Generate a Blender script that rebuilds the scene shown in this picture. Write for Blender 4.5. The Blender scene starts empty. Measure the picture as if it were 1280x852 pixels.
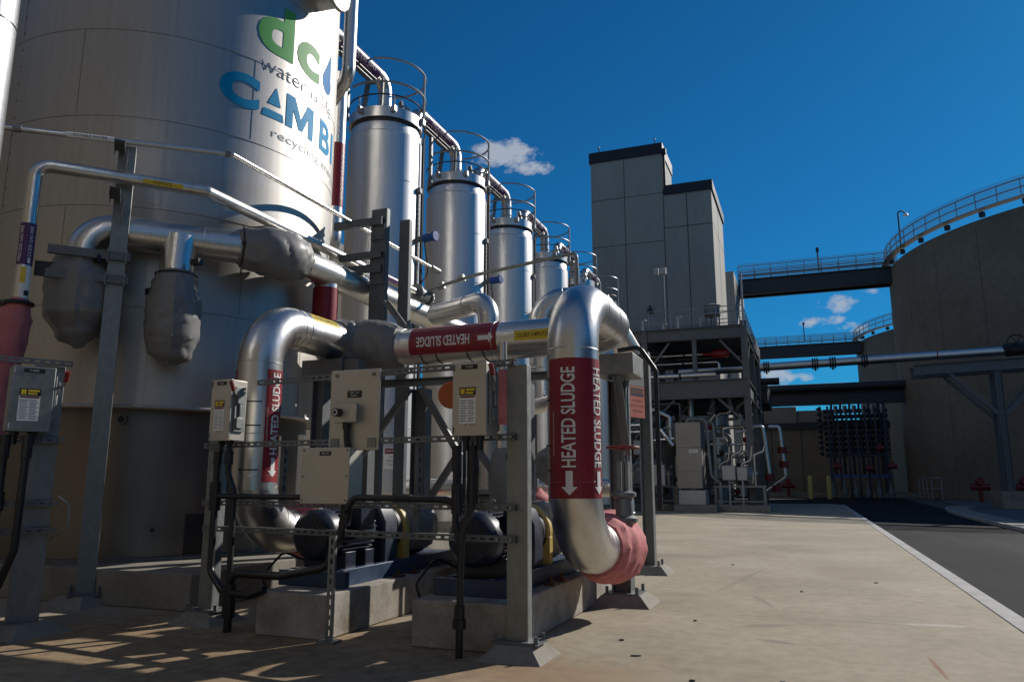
import bpy, bmesh, math, random
from mathutils import Vector as V, Matrix, noise
PI = math.pi
R = math.radians
random.seed(7)
sc = bpy.context.scene
COL = sc.collection

# ------------------------------------------------------------------ materials
def mat(name):
    m = bpy.data.materials.new(name); m.use_nodes = True
    nt = m.node_tree
    return m, nt, nt.nodes['Principled BSDF']
def nd(nt, t, **k):
    n = nt.nodes.new(t)
    for a, b in k.items():
        if a in n.inputs: n.inputs[a].default_value = b
        else: setattr(n, a, b)
    return n
def coords(nt, scale=(1, 1, 1), kind='Object'):
    tc = nt.nodes.new('ShaderNodeTexCoord'); mp = nt.nodes.new('ShaderNodeMapping')
    mp.inputs['Scale'].default_value = scale
    nt.links.new(tc.outputs[kind], mp.inputs[0]); return mp.outputs[0]
def worldpos(nt, scale=(1, 1, 1)):
    g = nt.nodes.new('ShaderNodeNewGeometry'); mp = nt.nodes.new('ShaderNodeMapping')
    mp.inputs['Scale'].default_value = scale
    nt.links.new(g.outputs['Position'], mp.inputs[0]); return mp.outputs[0]
def noise_n(nt, vec, scale, detail=6, rough=.55):
    n = nt.nodes.new('ShaderNodeTexNoise'); n.inputs['Scale'].default_value = scale
    n.inputs['Detail'].default_value = detail; n.inputs['Roughness'].default_value = rough
    nt.links.new(vec, n.inputs['Vector']); return n.outputs['Fac']
def ramp(nt, fac, stops):
    r = nt.nodes.new('ShaderNodeValToRGB'); e = r.color_ramp.elements
    while len(e) < len(stops): e.new(.5)
    for i, (p, c) in enumerate(stops):
        e[i].position = p; e[i].color = (*c, 1) if len(c) == 3 else c
    nt.links.new(fac, r.inputs[0]); return r.outputs[0]
def mix(nt, fac, a, b, mode='MIX'):
    m = nt.nodes.new('ShaderNodeMix'); m.data_type = 'RGBA'; m.blend_type = mode
    for s, v in ((m.inputs[0], fac), (m.inputs[6], a), (m.inputs[7], b)):
        if isinstance(v, (int, float)): s.default_value = v
        elif isinstance(v, tuple): s.default_value = (*v, 1)
        else: nt.links.new(v, s)
    return m.outputs[2]
def bump(nt, bsdf, h, s=.2, d=.02):
    b = nt.nodes.new('ShaderNodeBump'); b.inputs['Strength'].default_value = s; b.inputs['Distance'].default_value = d
    nt.links.new(h, b.inputs['Height']); nt.links.new(b.outputs[0], bsdf.inputs['Normal'])
def mathn(nt, op, a, b=None, c=None):
    m = nt.nodes.new('ShaderNodeMath'); m.operation = op
    for i, v in enumerate((a, b, c)):
        if v is None: continue
        if isinstance(v, (int, float)): m.inputs[i].default_value = v
        else: nt.links.new(v, m.inputs[i])
    return m.outputs[0]
def simple(name, col, rough=.5, metal=0, var=.25, scale=6, bmp=.05, rv=.1, stretch=(1, 1, 1), spec=None):
    m, nt, b = mat(name)
    v = worldpos(nt, stretch)
    n = noise_n(nt, v, scale); n2 = noise_n(nt, v, scale * 7, 4)
    nn = mathn(nt, 'ADD', mathn(nt, 'MULTIPLY', n, .65), mathn(nt, 'MULTIPLY', n2, .35))
    lo = tuple(c * (1 - var) for c in col); hi = tuple(min(1, c * (1 + var)) for c in col)
    nt.links.new(ramp(nt, nn, [(.3, lo), (.7, hi)]), b.inputs['Base Color'])
    nt.links.new(mathn(nt, 'ADD', mathn(nt, 'MULTIPLY', n, 2 * rv), rough - rv), b.inputs['Roughness'])
    b.inputs['Metallic'].default_value = metal
    if spec is not None: b.inputs['Specular IOR Level'].default_value = spec
    if bmp: bump(nt, b, nn, bmp, .02)
    return m
M = {}
def steel(name, col, rough, dents=.12, streak=.0, dscale=2.2, var=.1, aniso=0):
    m, nt, b = mat(name)
    v = worldpos(nt)
    n = noise_n(nt, v, dscale, 2, .4)
    sv = worldpos(nt, (9, 9, .35)); s = noise_n(nt, sv, 1.5, 5)
    f = noise_n(nt, worldpos(nt), 22, 5)
    mixd = mathn(nt, 'ADD', mathn(nt, 'MULTIPLY', s, .6), mathn(nt, 'MULTIPLY', f, .4))
    lo = tuple(c * (1 - var) for c in col); hi = tuple(min(1, c * (1 + var)) for c in col)
    nt.links.new(ramp(nt, mixd, [(.3, lo), (.7, hi)]), b.inputs['Base Color'])
    nt.links.new(mathn(nt, 'ADD', mathn(nt, 'MULTIPLY', mixd, .1), rough - .05), b.inputs['Roughness'])
    b.inputs['Metallic'].default_value = 1
    b.inputs['Anisotropic'].default_value = aniso
    bump(nt, b, n, dents, .06)
    return m
M['jacket'] = steel('aluminium pipe jacket', (.64, .635, .62), .33, .09, dscale=3.0, var=.10)
M['tank'] = steel('brushed stainless cladding', (.455, .44, .412), .50, .02, dscale=1.1, var=.10)
M['reactor'] = steel('reactor cladding', (.70, .695, .68), .42, .03, dscale=1.2, var=.1)
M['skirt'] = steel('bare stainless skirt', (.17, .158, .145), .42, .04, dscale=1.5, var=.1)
M['galv'] = simple('galvanised steel', (.23, .245, .24), .48, .55, .22, 14, .04, stretch=(1, 1, .6))
M['galvdark'] = simple('weathered galvanised steel', (.16, .175, .18), .55, .5, .22, 10, .04)
M['frame'] = simple('grey painted structural steel', (.12, .135, .145), .5, .2, .2, 3, .03)
M['dark'] = simple('dark steel', (.035, .038, .045), .5, .3, .25, 5, .03)
M['black'] = simple('black conduit coating', (.012, .013, .015), .42, 0, .2, 8, .02)
M['blanket'] = simple('grey insulation fabric', (.19, .192, .19), .45, 0, .10, 5, .12, spec=.5)
M['pink'] = simple('faded red insulation fabric', (.50, .16, .165), .8, 0, .3, 5, .3)
M['red'] = simple('maroon vinyl label', (.25, .012, .022), .42, 0, .2, 4, .01)
M['white'] = simple('white vinyl', (.78, .77, .74), .45, 0, .04, 4, 0)
M['purple'] = simple('dark purple vinyl', (.075, .02, .12), .4, 0, .08, 4, 0)
M['yellow'] = simple('yellow vinyl', (.72, .52, .03), .45, 0, .06, 4, 0)
M['ypaint'] = simple('yellow guard paint', (.5, .36, .10), .5, 0, .15, 5, .02)
M['bluepump'] = simple('dark blue pump paint', (.011, .019, .042), .4, .1, .3, 7, .03)
M['blue'] = simple('bright blue housing', (.01, .07, .30), .4, 0, .1, 7, 0)
M['redpaint'] = simple('red valve paint', (.17, .010, .012), .45, 0, .2, 7, .02)
M['orange'] = simple('orange plastic', (.55, .12, .02), .5, 0, .06, 7, 0)
M['box'] = simple('stainless enclosure', (.50, .47, .41), .42, .55, .08, 3, .01)
M['boxwhite'] = simple('light grey enclosure', (.46, .46, .44), .45, .2, .08, 3, .01)
M['panelgrey'] = simple('precast wall panels', (.33, .325, .295), .8, 0, .16, .5, .03, stretch=(1, 1, .25))
M['parapet'] = simple('dark roof edge metal', (.012, .014, .02), .5, .2, .1, 3, 0)
M['railblue'] = simple('galvanised railing', (.30, .33, .36), .45, .6, .1, 3, 0)
M['green'] = simple('green print', (.10, .40, .12), .6, 0, .03, 2, 0, spec=.15)
M['greenpale'] = simple('pale green print', (.22, .45, .22), .6, 0, .03, 2, 0, spec=.15)
M['bluelogo'] = simple('blue print', (.0, .29, .58), .6, 0, .03, 2, 0, spec=.15)
M['bluedrop'] = simple('deep blue print', (.01, .19, .46), .6, 0, .03, 2, 0, spec=.15)
M['slate'] = simple('slate print', (.10, .15, .22), .6, 0, .03, 2, 0, spec=.15)
M['palegrey'] = simple('pale grey print', (.62, .66, .68), .6, 0, .03, 2, 0, spec=.15)
M['seam'] = simple('seam shadow line', (.22, .215, .2), .5, .8, .1, 3, 0)
M['signorange'] = simple('orange sign', (.62, .16, .10), .5, 0, .05, 3, 0)
M['bluesunlit'] = simple('pump blue with sunlight painted in', (.028, .055, .11), .45, .1, .3, 7, .03)  # pump blue lifted: sunlight on the base frame put into the colour
M['cabinet'] = simple('dull stainless cabinet', (.30, .28, .25), .42, .5, .15, 1.2, .02)
M['joint'] = simple('sealed joint', (.09, .085, .08), .8, 0, .1, 2, 0)
M['backwall'] = simple('tan precast wall', (.125, .108, .082), .85, 0, .2, .3, 0)
M['rust'] = simple('rusted steel', (.12, .05, .025), .8, .1, .3, 9, .05)
M['stucco'] = simple('pale metal wall panels', (.25, .25, .24), .7, 0, .1, 1, .02)

def concrete(name, c1, c2, c3, scale=.5, rough=.85, joints=None, rust=None, stains=None):
    m, nt, b = mat(name)
    v = worldpos(nt)
    big = noise_n(nt, v, scale, 7, .6); fine = noise_n(nt, v, scale * 14, 6, .65); spk = noise_n(nt, v, 45, 3, .7)
    c = ramp(nt, big, [(.28, c1), (.5, c2), (.72, c3)])
    c = mix(nt, .55, c, ramp(nt, fine, [(.3, (.62, .6, .57)), (.6, (1, 1, 1))]), 'MULTIPLY')
    c = mix(nt, .35, c, ramp(nt, spk, [(.35, (.75, .74, .72)), (.6, (1, 1, 1))]), 'MULTIPLY')
    if rust:
        rv = worldpos(nt, (1, 1, 1)); rn = noise_n(nt, rv, .55, 6, .6)
        sep = nt.nodes.new('ShaderNodeSeparateXYZ'); nt.links.new(v, sep.inputs[0])
        dx = mathn(nt, 'DIVIDE', mathn(nt, 'SUBTRACT', sep.outputs[0], rust[0]), rust[2])
        dy = mathn(nt, 'DIVIDE', mathn(nt, 'SUBTRACT', sep.outputs[1], rust[1]), rust[3])
        q = mathn(nt, 'ADD', mathn(nt, 'MULTIPLY', dx, dx), mathn(nt, 'MULTIPLY', dy, dy))
        k = mathn(nt, 'SUBTRACT', mathn(nt, 'ADD', mathn(nt, 'MULTIPLY', rn, 2.4), -.35), q)
        k = ramp(nt, k, [(.0, (0, 0, 0)), (.7, (1, 1, 1))])
        c = mix(nt, mathn(nt, 'MULTIPLY', k, .75), c, ramp(nt, fine, [(.35, (.15, .085, .04)), (.6, (.29, .19, .095))]))
    for (sx_, sy_, rx_, ry_, rot_, amt, colr) in (stains or ()):
        amt = min(.9, amt * 1.5)
        mp = nt.nodes.new('ShaderNodeMapping'); mp.vector_type = 'TEXTURE'; mp.inputs['Location'].default_value = (sx_, sy_, 0); mp.inputs['Rotation'].default_value = (0, 0, rot_); mp.inputs['Scale'].default_value = (rx_, ry_, 1)
        nt.links.new(v, mp.inputs[0]); s3 = nt.nodes.new('ShaderNodeSeparateXYZ'); nt.links.new(mp.outputs[0], s3.inputs[0])
        q = mathn(nt, 'ADD', mathn(nt, 'MULTIPLY', s3.outputs[0], s3.outputs[0]), mathn(nt, 'MULTIPLY', s3.outputs[1], s3.outputs[1]))
        k = mathn(nt, 'SUBTRACT', mathn(nt, 'MULTIPLY', fine, 2.0), q)
        c = mix(nt, mathn(nt, 'MULTIPLY', ramp(nt, k, [(.0, (0, 0, 0)), (.8, (1, 1, 1))]), amt), c, colr)
    if joints:
        sep = nt.nodes.new('ShaderNodeSeparateXYZ'); nt.links.new(v, sep.inputs[0])
        wob = mathn(nt, 'MULTIPLY', mathn(nt, 'SUBTRACT', fine, .5), .012)
        for ax, off, st in joints:
            a = mathn(nt, 'MODULO', mathn(nt, 'ADD', mathn(nt, 'ADD', sep.outputs[ax], off + 1000 * st), wob), st)
            l = mathn(nt, 'LESS_THAN', a, .012)
            c = mix(nt, mathn(nt, 'MULTIPLY', l, .8), c, (.06, .055, .045))
    nt.links.new(c, b.inputs['Base Color']); b.inputs['Roughness'].default_value = rough
    bump(nt, b, mathn(nt, 'ADD', fine, mathn(nt, 'MULTIPLY', spk, .5)), .25, .01)
    return m
random.seed(21)
STAINS = [(.95, 7.95, .03, .5, .04, .8, (.22, .10, .04)), (-.55, 9.5, .35, .12, .5, .35, (.16, .13, .10)), (-.7, 11.4, .06, .7, .3, .3, (.14, .12, .10)), (-1.9, 11.6, .5, .3, .2, .3, (.2, .15, .1)), (.7, 15.5, .9, 1.6, .1, .35, (.24, .19, .13)), (-3.2, 17.5, 1.5, .7, 0, .3, (.2, .17, .12)), (-.4, 8.6, .08, .25, 1.2, .35, (.10, .10, .09)), (-1.1, 14, .05, 2.4, -.15, .22, (.13, .12, .1)), (-2.0, 6.5, 1.0, .5, .1, .35, (.26, .16, .08)), (.4, 24, 1.6, 2.0, .1, .25, (.22, .19, .14)), (1.2, 10.2, .4, .12, .1, .3, (.55, .52, .46))]
M['apron'] = concrete('concrete apron', (.265, .225, .155), (.355, .305, .22), (.42, .37, .28), .42, rust=(-5.2, 6.2, 4.6, 3.0), joints=[(1, 2.1, 6.1)], stains=STAINS)
M['conc'] = concrete('weathered concrete', (.19, .17, .14), (.27, .25, .21), (.33, .31, .27), 1.3)
M['plinthc'] = concrete('rust stained concrete', (.20, .165, .12), (.36, .33, .29), (.50, .48, .44), 2.2, rust=(-5.0, 10.0, .75, .7))
M['kerb'] = concrete('kerb concrete', (.30, .30, .29), (.42, .42, .41), (.5, .5, .49), 1.5)
M['digester'] = concrete('digester concrete', (.175, .142, .105), (.23, .188, .14), (.28, .232, .175), .12)

def asphalt():
    m, nt, b = mat('asphalt'); v = worldpos(nt)
    big = noise_n(nt, worldpos(nt, (.9, .25, 1)), .7, 5, .6); f = noise_n(nt, v, 30, 5, .7)
    c = ramp(nt, big, [(.35, (.013, .0155, .019)), (.55, (.021, .025, .030)), (.74, (.045, .051, .058))])
    c = mix(nt, .5, c, ramp(nt, f, [(.3, (.6, .6, .6)), (.7, (1.2, 1.2, 1.2))]), 'MULTIPLY')
    nt.links.new(c, b.inputs['Base Color']); b.inputs['Roughness'].default_value = .9; b.inputs['Specular IOR Level'].default_value = .08
    bump(nt, b, f, .25, .01); return m
M['asphalt'] = asphalt()
def gravel():
    m, nt, b = mat('gravel'); v = worldpos(nt)
    vo = nt.nodes.new('ShaderNodeTexVoronoi'); vo.inputs['Scale'].default_value = 6; nt.links.new(v, vo.inputs['Vector'])
    c = ramp(nt, noise_n(nt, v, 9, 6, .7), [(.3, (.05, .055, .06)), (.7, (.22, .23, .24))])
    c = mix(nt, .5, c, vo.outputs['Color'], 'MULTIPLY')
    c = mix(nt, 1.0, c, (.9, .95, 1.0), 'MULTIPLY')
    nt.links.new(c, b.inputs['Base Color']); b.inputs['Roughness'].default_value = .9
    bump(nt, b, vo.outputs['Distance'], .6, .05); return m
M['gravel'] = gravel()
M['farground'] = simple('distant ground', (.07, .07, .06), .9, 0, .3, .05, 0)

# ------------------------------------------------------------------ object helpers
ORG = {}
def tag(o, label=None, cat=None, group=None, kind=None):
    if label: o['label'] = label
    if cat: o['category'] = cat
    if group: o['group'] = group
    if kind: o['kind'] = kind
    return o
def thing(name, label, cat, loc=(0, 0, 0), group=None):
    o = bpy.data.objects.new(name, None); COL.objects.link(o); o.location = loc
    o.empty_display_size = .2
    ORG[o.name] = V(loc); return tag(o, label, cat, group)
def basis(d):
    d = V(d).normalized(); a = V((0, 0, 1)) if abs(d.z) < .9 else V((0, 1, 0))
    x = d.cross(a).normalized(); return x, x.cross(d).normalized(), d
TXT = {}
def text_bm(s, size, bold=0., align='CENTER', sx=1., shear=0):
    key = (s, size, bold, align, sx, shear)
    if key not in TXT:
        c = bpy.data.curves.new('t', 'FONT'); c.body = s; c.size = size; c.align_x = align; c.align_y = 'CENTER'
        c.offset = bold; c.resolution_u = 4; c.shear = shear
        o = bpy.data.objects.new('t', c); COL.objects.link(o)
        bpy.context.view_layer.update()
        dg = bpy.context.evaluated_depsgraph_get(); me = bpy.data.meshes.new_from_object(o.evaluated_get(dg))
        TXT[key] = ([(v.co.x * sx, v.co.y) for v in me.vertices], [tuple(p.vertices) for p in me.polygons])
        bpy.data.objects.remove(o); bpy.data.curves.remove(c); bpy.data.meshes.remove(me)
    return TXT[key]
def cylmap(C, axis, ref, r):
    C = V(C); ax = V(axis).normalized(); rf = V(ref); rf = (rf - ax * rf.dot(ax)).normalized(); sd = ax.cross(rf)
    return lambda u, v, w=0: C + ax * v + (rf * math.cos(u / r) + sd * math.sin(u / r)) * (r + w)
def plmap(C, ex, ey):
    C = V(C); ex = V(ex).normalized(); ey = V(ey).normalized(); n = ex.cross(ey)
    return lambda u, v, w=0: C + ex * u + ey * v + n * w
EACH = set('fitting buckle splice_plate u_bolt bolt flange coupling band_strap conduit_hub hinge screw anchor motor_foot foot roof_light bracket walkway_bracket post saddle nozzle clip pump conduit rail_post'.split())
class MB:
    def __init__(s): s.bm = bmesh.new(); s.mi = 0
    def face(s, vs):
        try:
            f = s.bm.faces.new(vs); f.material_index = s.mi; f.smooth = True; return f
        except ValueError: return None
    def box(s, c, size, rot=None):
        hx, hy, hz = [a / 2 for a in size]; c = V(c)
        pts = [V((x, y, z)) for x in (-hx, hx) for y in (-hy, hy) for z in (-hz, hz)]
        if rot is not None:
            m = Matrix.Rotation(rot, 3, 'Z') if isinstance(rot, (int, float)) else rot
            pts = [m @ p for p in pts]
        v = [s.bm.verts.new(c + p) for p in pts]
        for f in ((0, 1, 3, 2), (4, 6, 7, 5), (0, 4, 5, 1), (2, 3, 7, 6), (0, 2, 6, 4), (1, 5, 7, 3)): s.face([v[i] for i in f])
        return s
    def bb(s, a, b): return s.box([(a[i] + b[i]) / 2 for i in range(3)], [abs(b[i] - a[i]) for i in range(3)])
    def bar(s, p0, p1, w, h, up=(0, 0, 1)):      # rectangular bar between points; w across, h along up
        p0, p1 = V(p0), V(p1); d = (p1 - p0).normalized(); u = V(up); u = u - d * u.dot(d)
        if u.length < 1e-4: u = V((0, 1, 0)); u = u - d * u.dot(d)
        u.normalize(); x = d.cross(u)
        m = Matrix((x, d, u)).transposed()
        return s.box((p0 + p1) / 2, (w, (p1 - p0).length, h), m)
    def channel(s, p0, p1, w, d, t, face):       # web w wide looking along -face..., flanges d deep behind it
        p0, p1 = V(p0), V(p1); ax = (p1 - p0).normalized(); n = V(face); n = (n - ax * n.dot(ax)).normalized(); x = ax.cross(n)
        s.bar(p0 - n * t / 2, p1 - n * t / 2, w, t, n)
        for k in (-1, 1):
            o = x * k * (w / 2 - t / 2) - n * (t + (d - t) / 2); s.bar(p0 + o, p1 + o, t, d - t, n)
        return s
    def ibeam(s, p0, p1, w, h, t, up=(0, 0, 1)): # flanges perpendicular to up
        p0, p1 = V(p0), V(p1); ax = (p1 - p0).normalized(); u = V(up); u = u - ax * u.dot(ax)
        u.normalize()
        s.bar(p0, p1, t, h - 2 * t, u)
        for k in (-1, 1):
            o = u * k * (h / 2 - t / 2); s.bar(p0 + o, p1 + o, w, t, u)
        return s
    def ring(s, p, x, y, r, seg):
        return [s.bm.verts.new(p + x * (r * math.cos(2 * PI * i / seg)) + y * (r * math.sin(2 * PI * i / seg))) for i in range(seg)]
    def tube(s, pts, r, seg=16, cap=True, close=False):
        pts = [V(p) for p in pts]; n = len(pts)
        rr = r if isinstance(r, (list, tuple)) else [r] * n
        tang = []
        for i in range(n):
            if close: t = (pts[(i + 1) % n] - pts[i]).normalized() + (pts[i] - pts[i - 1]).normalized()
            elif i == 0: t = pts[1] - pts[0]
            elif i == n - 1: t = pts[-1] - pts[-2]
            else: t = (pts[i + 1] - pts[i]).normalized() + (pts[i] - pts[i - 1]).normalized()
            tang.append(t.normalized())
        x, y, _ = basis(tang[0]); rings = []
        for i in range(n):
            if i:
                q = tang[i - 1].rotation_difference(tang[i]); x = q @ x
                x = (x - tang[i] * x.dot(tang[i])).normalized()
            y = x.cross(tang[i])
            rings.append(s.ring(pts[i], x, y, rr[i], seg))
        m = n if close else n - 1
        for i in range(m):
            a, b = rings[i], rings[(i + 1) % n]
            for k in range(seg): s.face([a[k], b[k], b[(k + 1) % seg], a[(k + 1) % seg]])
        if cap and not close:
            s.face(rings[0]); s.face(rings[-1][::-1])
        return s
    def cyl(s, p0, p1, r, seg=24, r1=None, cap=True): return s.tube([p0, p1], [r, r if r1 is None else r1], seg, cap)
    def lathe(s, C, prof, seg=48, axis=(0, 0, 1), cap=True):
        C = V(C); x, y, d = basis(axis)
        rings = [s.ring(C + d * z, x, y, max(r, 1e-4), seg) for r, z in prof]
        for a, b in zip(rings, rings[1:]):
            for k in range(seg): s.face([a[k], b[k], b[(k + 1) % seg], a[(k + 1) % seg]])
        if cap: s.face(rings[0]); s.face(rings[-1][::-1])
        return s
    def torus(s, C, axis, r, m, seg=48, ms=8):
        x, y, d = basis(axis); C = V(C)
        return s.tube([C + x * (r * math.cos(2 * PI * i / seg)) + y * (r * math.sin(2 * PI * i / seg)) for i in range(seg)], m, ms, close=True)
    def prism(s, pts, a, b):                      # polygon of 3D points extruded by vector b
        b = V(b); v0 = [s.bm.verts.new(V(p) + V(a)) for p in pts]; v1 = [s.bm.verts.new(V(p) + V(a) + b) for p in pts]
        s.face(v0[::-1]); s.face(v1); n = len(pts)
        for i in range(n): s.face([v0[i], v0[(i + 1) % n], v1[(i + 1) % n], v1[i]])
        return s
    def patch(s, fn, u0, u1, v0, v1, w=.003, nu=24, edge=True):  # sheet laid on a mapped surface
        nu = max(1, nu); g = []
        for i in range(nu + 1):
            u = u0 + (u1 - u0) * i / nu; g.append((s.bm.verts.new(fn(u, v0, w)), s.bm.verts.new(fn(u, v1, w)), s.bm.verts.new(fn(u, v0, 0)), s.bm.verts.new(fn(u, v1, 0))))
        for a, b in zip(g, g[1:]):
            s.face([a[0], b[0], b[1], a[1]])
            if edge: s.face([a[2], b[2], b[0], a[0]]); s.face([a[1], b[1], b[3], a[3]])
        if edge: s.face([g[0][2], g[0][0], g[0][1], g[0][3]]); s.face([g[-1][0], g[-1][2], g[-1][3], g[-1][1]])
        return s
    def poly2(s, polys, fn, w, du=.03):           # 2D polygons mapped through fn, sliced so they follow the curve
        b = bmesh.new()
        for pv, pf in polys:
            vs = [b.verts.new((x, y, 0)) for x, y in pv]
            for f in pf:
                try: b.faces.new([vs[i] for i in f])
                except ValueError: pass
        if not b.verts: b.free(); return s
        bmesh.ops.triangulate(b, faces=[f for f in b.faces if len(f.verts) > 4])
        for a in (0, 1):
            if du[a] if isinstance(du, tuple) else (a == 0 and du):
                dd = du[a] if isinstance(du, tuple) else du
                xs = [v.co[a] for v in b.verts]; k = math.floor(min(xs) / dd) + 1
                while k * dd < max(xs):
                    no = (1, 0, 0) if a == 0 else (0, 1, 0); co = (k * dd, 0, 0) if a == 0 else (0, k * dd, 0)
                    bmesh.ops.bisect_plane(b, geom=b.verts[:] + b.edges[:] + b.faces[:], plane_co=co, plane_no=no); k += 1
        mp = {v: s.bm.verts.new(fn(v.co.x, v.co.y, w)) for v in b.verts}
        for f in b.faces: s.face([mp[v] for v in f.verts])
        b.free(); return s
    def text(s, body, size, fn, u=0, v=0, rot=0, w=.005, du=.03, bold=0., align='CENTER', sx=1., shear=0, fit=None):
        pv, pf = text_bm(body, size, bold, align, sx, shear)
        if fit:                                   # scale the glyphs to an exact width (and height)
            x0, x1 = min(p[0] for p in pv), max(p[0] for p in pv); y0, y1 = min(p[1] for p in pv), max(p[1] for p in pv)
            kx = fit[0] / (x1 - x0); ky = fit[1] / (y1 - y0) if fit[1] else 1
            pv = [((x - (x0 + x1) / 2) * kx, (y - (y0 + y1) / 2) * ky) for x, y in pv]
        c, n = math.cos(rot), math.sin(rot)
        pv = [(u + x * c - y * n, v + x * n + y * c) for x, y in pv]
        return s.poly2([(pv, pf)], fn, w, du)
    def arrow(s, fn, u, v, L, wd, rot, w=.005, du=.03):
        c, n = math.cos(rot), math.sin(rot); h = wd / 2; k = wd * .22
        P = [(-L / 2, -k), (L / 2 - h, -k), (L / 2 - h, -h), (L / 2, 0), (L / 2 - h, h), (L / 2 - h, k), (-L / 2, k)]
        P = [(u + x * c - y * n, v + x * n + y * c) for x, y in P]
        return s.poly2([(P, [(0, 1, 5, 6), (2, 3, 4), (1, 2, 4, 5)])], fn, w, du)
    def bolt(s, p, r=.018, h=.03, axis=(0, 0, 1)):
        p = V(p); return s.cyl(p, p + V(axis) * h, r, 6)
    def pieces(s):                                # clusters of loose islands whose boxes touch
        seen = set(); out = []
        for v in s.bm.verts:
            if v in seen: continue
            st = [v]; seen.add(v); isl = []
            while st:
                q = st.pop(); isl.append(q)
                for e in q.link_edges:
                    o = e.other_vert(q)
                    if o not in seen: seen.add(o); st.append(o)
            lo = [min(q.co[i] for q in isl) - .004 for i in range(3)]; hi = [max(q.co[i] for q in isl) + .004 for i in range(3)]
            out.append([lo, hi, isl])
        k = True
        while k:
            k = False
            for i in range(len(out)):
                for j in range(i + 1, len(out)):
                    a, b = out[i], out[j]
                    if all(a[0][q] <= b[1][q] and b[0][q] <= a[1][q] for q in range(3)):
                        a[0] = [min(a[0][q], b[0][q]) for q in range(3)]; a[1] = [max(a[1][q], b[1][q]) for q in range(3)]; a[2] += b[2]; out.pop(j); k = True; break
                if k: break
        return out
    def build(s, name, m, parent=None, smooth=35, bevel=0, recalc=True):
        if parent is not None and name in EACH:
            ps = s.pieces()
            if len(ps) > 1:
                first = None
                for lo, hi, vs in ps:
                    n = MB(); mp = {v: n.bm.verts.new(v.co) for v in vs}
                    for f in {f for v in vs for f in v.link_faces}:
                        g = n.bm.faces.new([mp[v] for v in f.verts]); g.material_index = f.material_index; g.smooth = True
                    o = n._build(name, m, parent, smooth, bevel, recalc); first = first or o
                s.bm.free(); return first
        return s._build(name, m, parent, smooth, bevel, recalc)
    def _build(s, name, m, parent=None, smooth=35, bevel=0, recalc=True):
        if recalc: bmesh.ops.recalc_face_normals(s.bm, faces=s.bm.faces[:])
        o = None
        if parent is not None:
            r = parent
            while r.parent: r = r.parent
            off = ORG[r.name]
        else:
            xs = [v.co for v in s.bm.verts]
            off = V(((min(v.x for v in xs) + max(v.x for v in xs)) / 2, (min(v.y for v in xs) + max(v.y for v in xs)) / 2, min(v.z for v in xs)))
        bmesh.ops.translate(s.bm, verts=s.bm.verts[:], vec=-off)
        me = bpy.data.meshes.new(name); s.bm.to_mesh(me); s.bm.free()
        for k in (m if isinstance(m, (list, tuple)) else [m]): me.materials.append(M[k] if isinstance(k, str) else k)
        try: me.set_sharp_from_angle(angle=R(smooth))
        except Exception: pass
        o = bpy.data.objects.new(name, me); COL.objects.link(o)
        if parent is not None: o.parent = parent
        else: o.location = off; ORG[o.name] = off.copy()
        if bevel:
            b = o.modifiers.new('bevel', 'BEVEL'); b.width = bevel; b.segments = 2; b.limit_method = 'ANGLE'; b.angle_limit = R(40)
        return o
def dup(root, loc, label, group=None):
    r = root.copy(); COL.objects.link(r); r.location = loc; r['label'] = label; ORG[r.name] = V(loc)
    if group: r['group'] = group
    for ch in list(root.children):
        c = ch.copy(); COL.objects.link(c); c.parent = r
        for g in list(ch.children):
            d = g.copy(); COL.objects.link(d); d.parent = c
    return r
def rounded(pts, br, n=10):                       # polyline with rounded corners
    pts = [V(p) for p in pts]; out = [pts[0]]
    rads = br if isinstance(br, (list, tuple)) else [br] * (len(pts) - 2)
    for i in range(1, len(pts) - 1):
        a, b, c = pts[i - 1], pts[i], pts[i + 1]; d0 = (a - b).normalized(); d1 = (c - b).normalized()
        ang = d0.angle(d1); t = rads[i - 1] / math.tan(ang / 2)
        t = min(t, (a - b).length * .98, (c - b).length * .98); r = t * math.tan(ang / 2)
        cen = b + (d0 + d1).normalized() * (r / math.sin(ang / 2)); s0 = b + d0 * t; s1 = b + d1 * t
        v0 = s0 - cen; v1 = s1 - cen; tot = v0.angle(v1); ax = v0.cross(v1).normalized()
        for k in range(n + 1): out.append(cen + Matrix.Rotation(tot * k / n, 3, ax) @ v0)
    out.append(pts[-1]); return out
def elbow(P0, P1, P2, br, r, seams=5, bead=.006, seg=40):
    """clad elbow: mesh of the bend with its gore seams, cut where it meets the straights"""
    path = rounded([P0, P1, P2], br, 20); mb = MB(); mb.tube(path, r, seg)
    mid = path[1:-1]; n = len(mid)
    for k in range(seams + 1):
        i = round(k * (n - 1) / seams); t = (mid[min(i + 1, n - 1)] - mid[max(i - 1, 0)])
        if k in (0, seams): mb.torus(mid[i], t, r + .001, bead * .8, 40, 6); continue
        t = t.normalized(); c0 = (mid[0] + mid[-1]) / 2; inn = (c0 - mid[i]); inn = (inn - t * inn.dot(t)).normalized(); sd = t.cross(inn)
        mb.tube([mid[i] + (inn * math.cos(a) + sd * math.sin(a)) * (r + .004) for a in [R(-75 + 150 * q / 16) for q in range(17)]], [.002 + .008 * math.sin(PI * q / 16) for q in range(17)], 6)
    return mb
def cords(t, pts, rads, ax=None):
    for p, q, r in pts: mb = MB(); mb.torus(p, q, r, .012, 28, 6); mb.box(V(p) + basis(q)[0] * r, (.05, .05, .05)); mb.build('strap', 'black', t)
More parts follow.
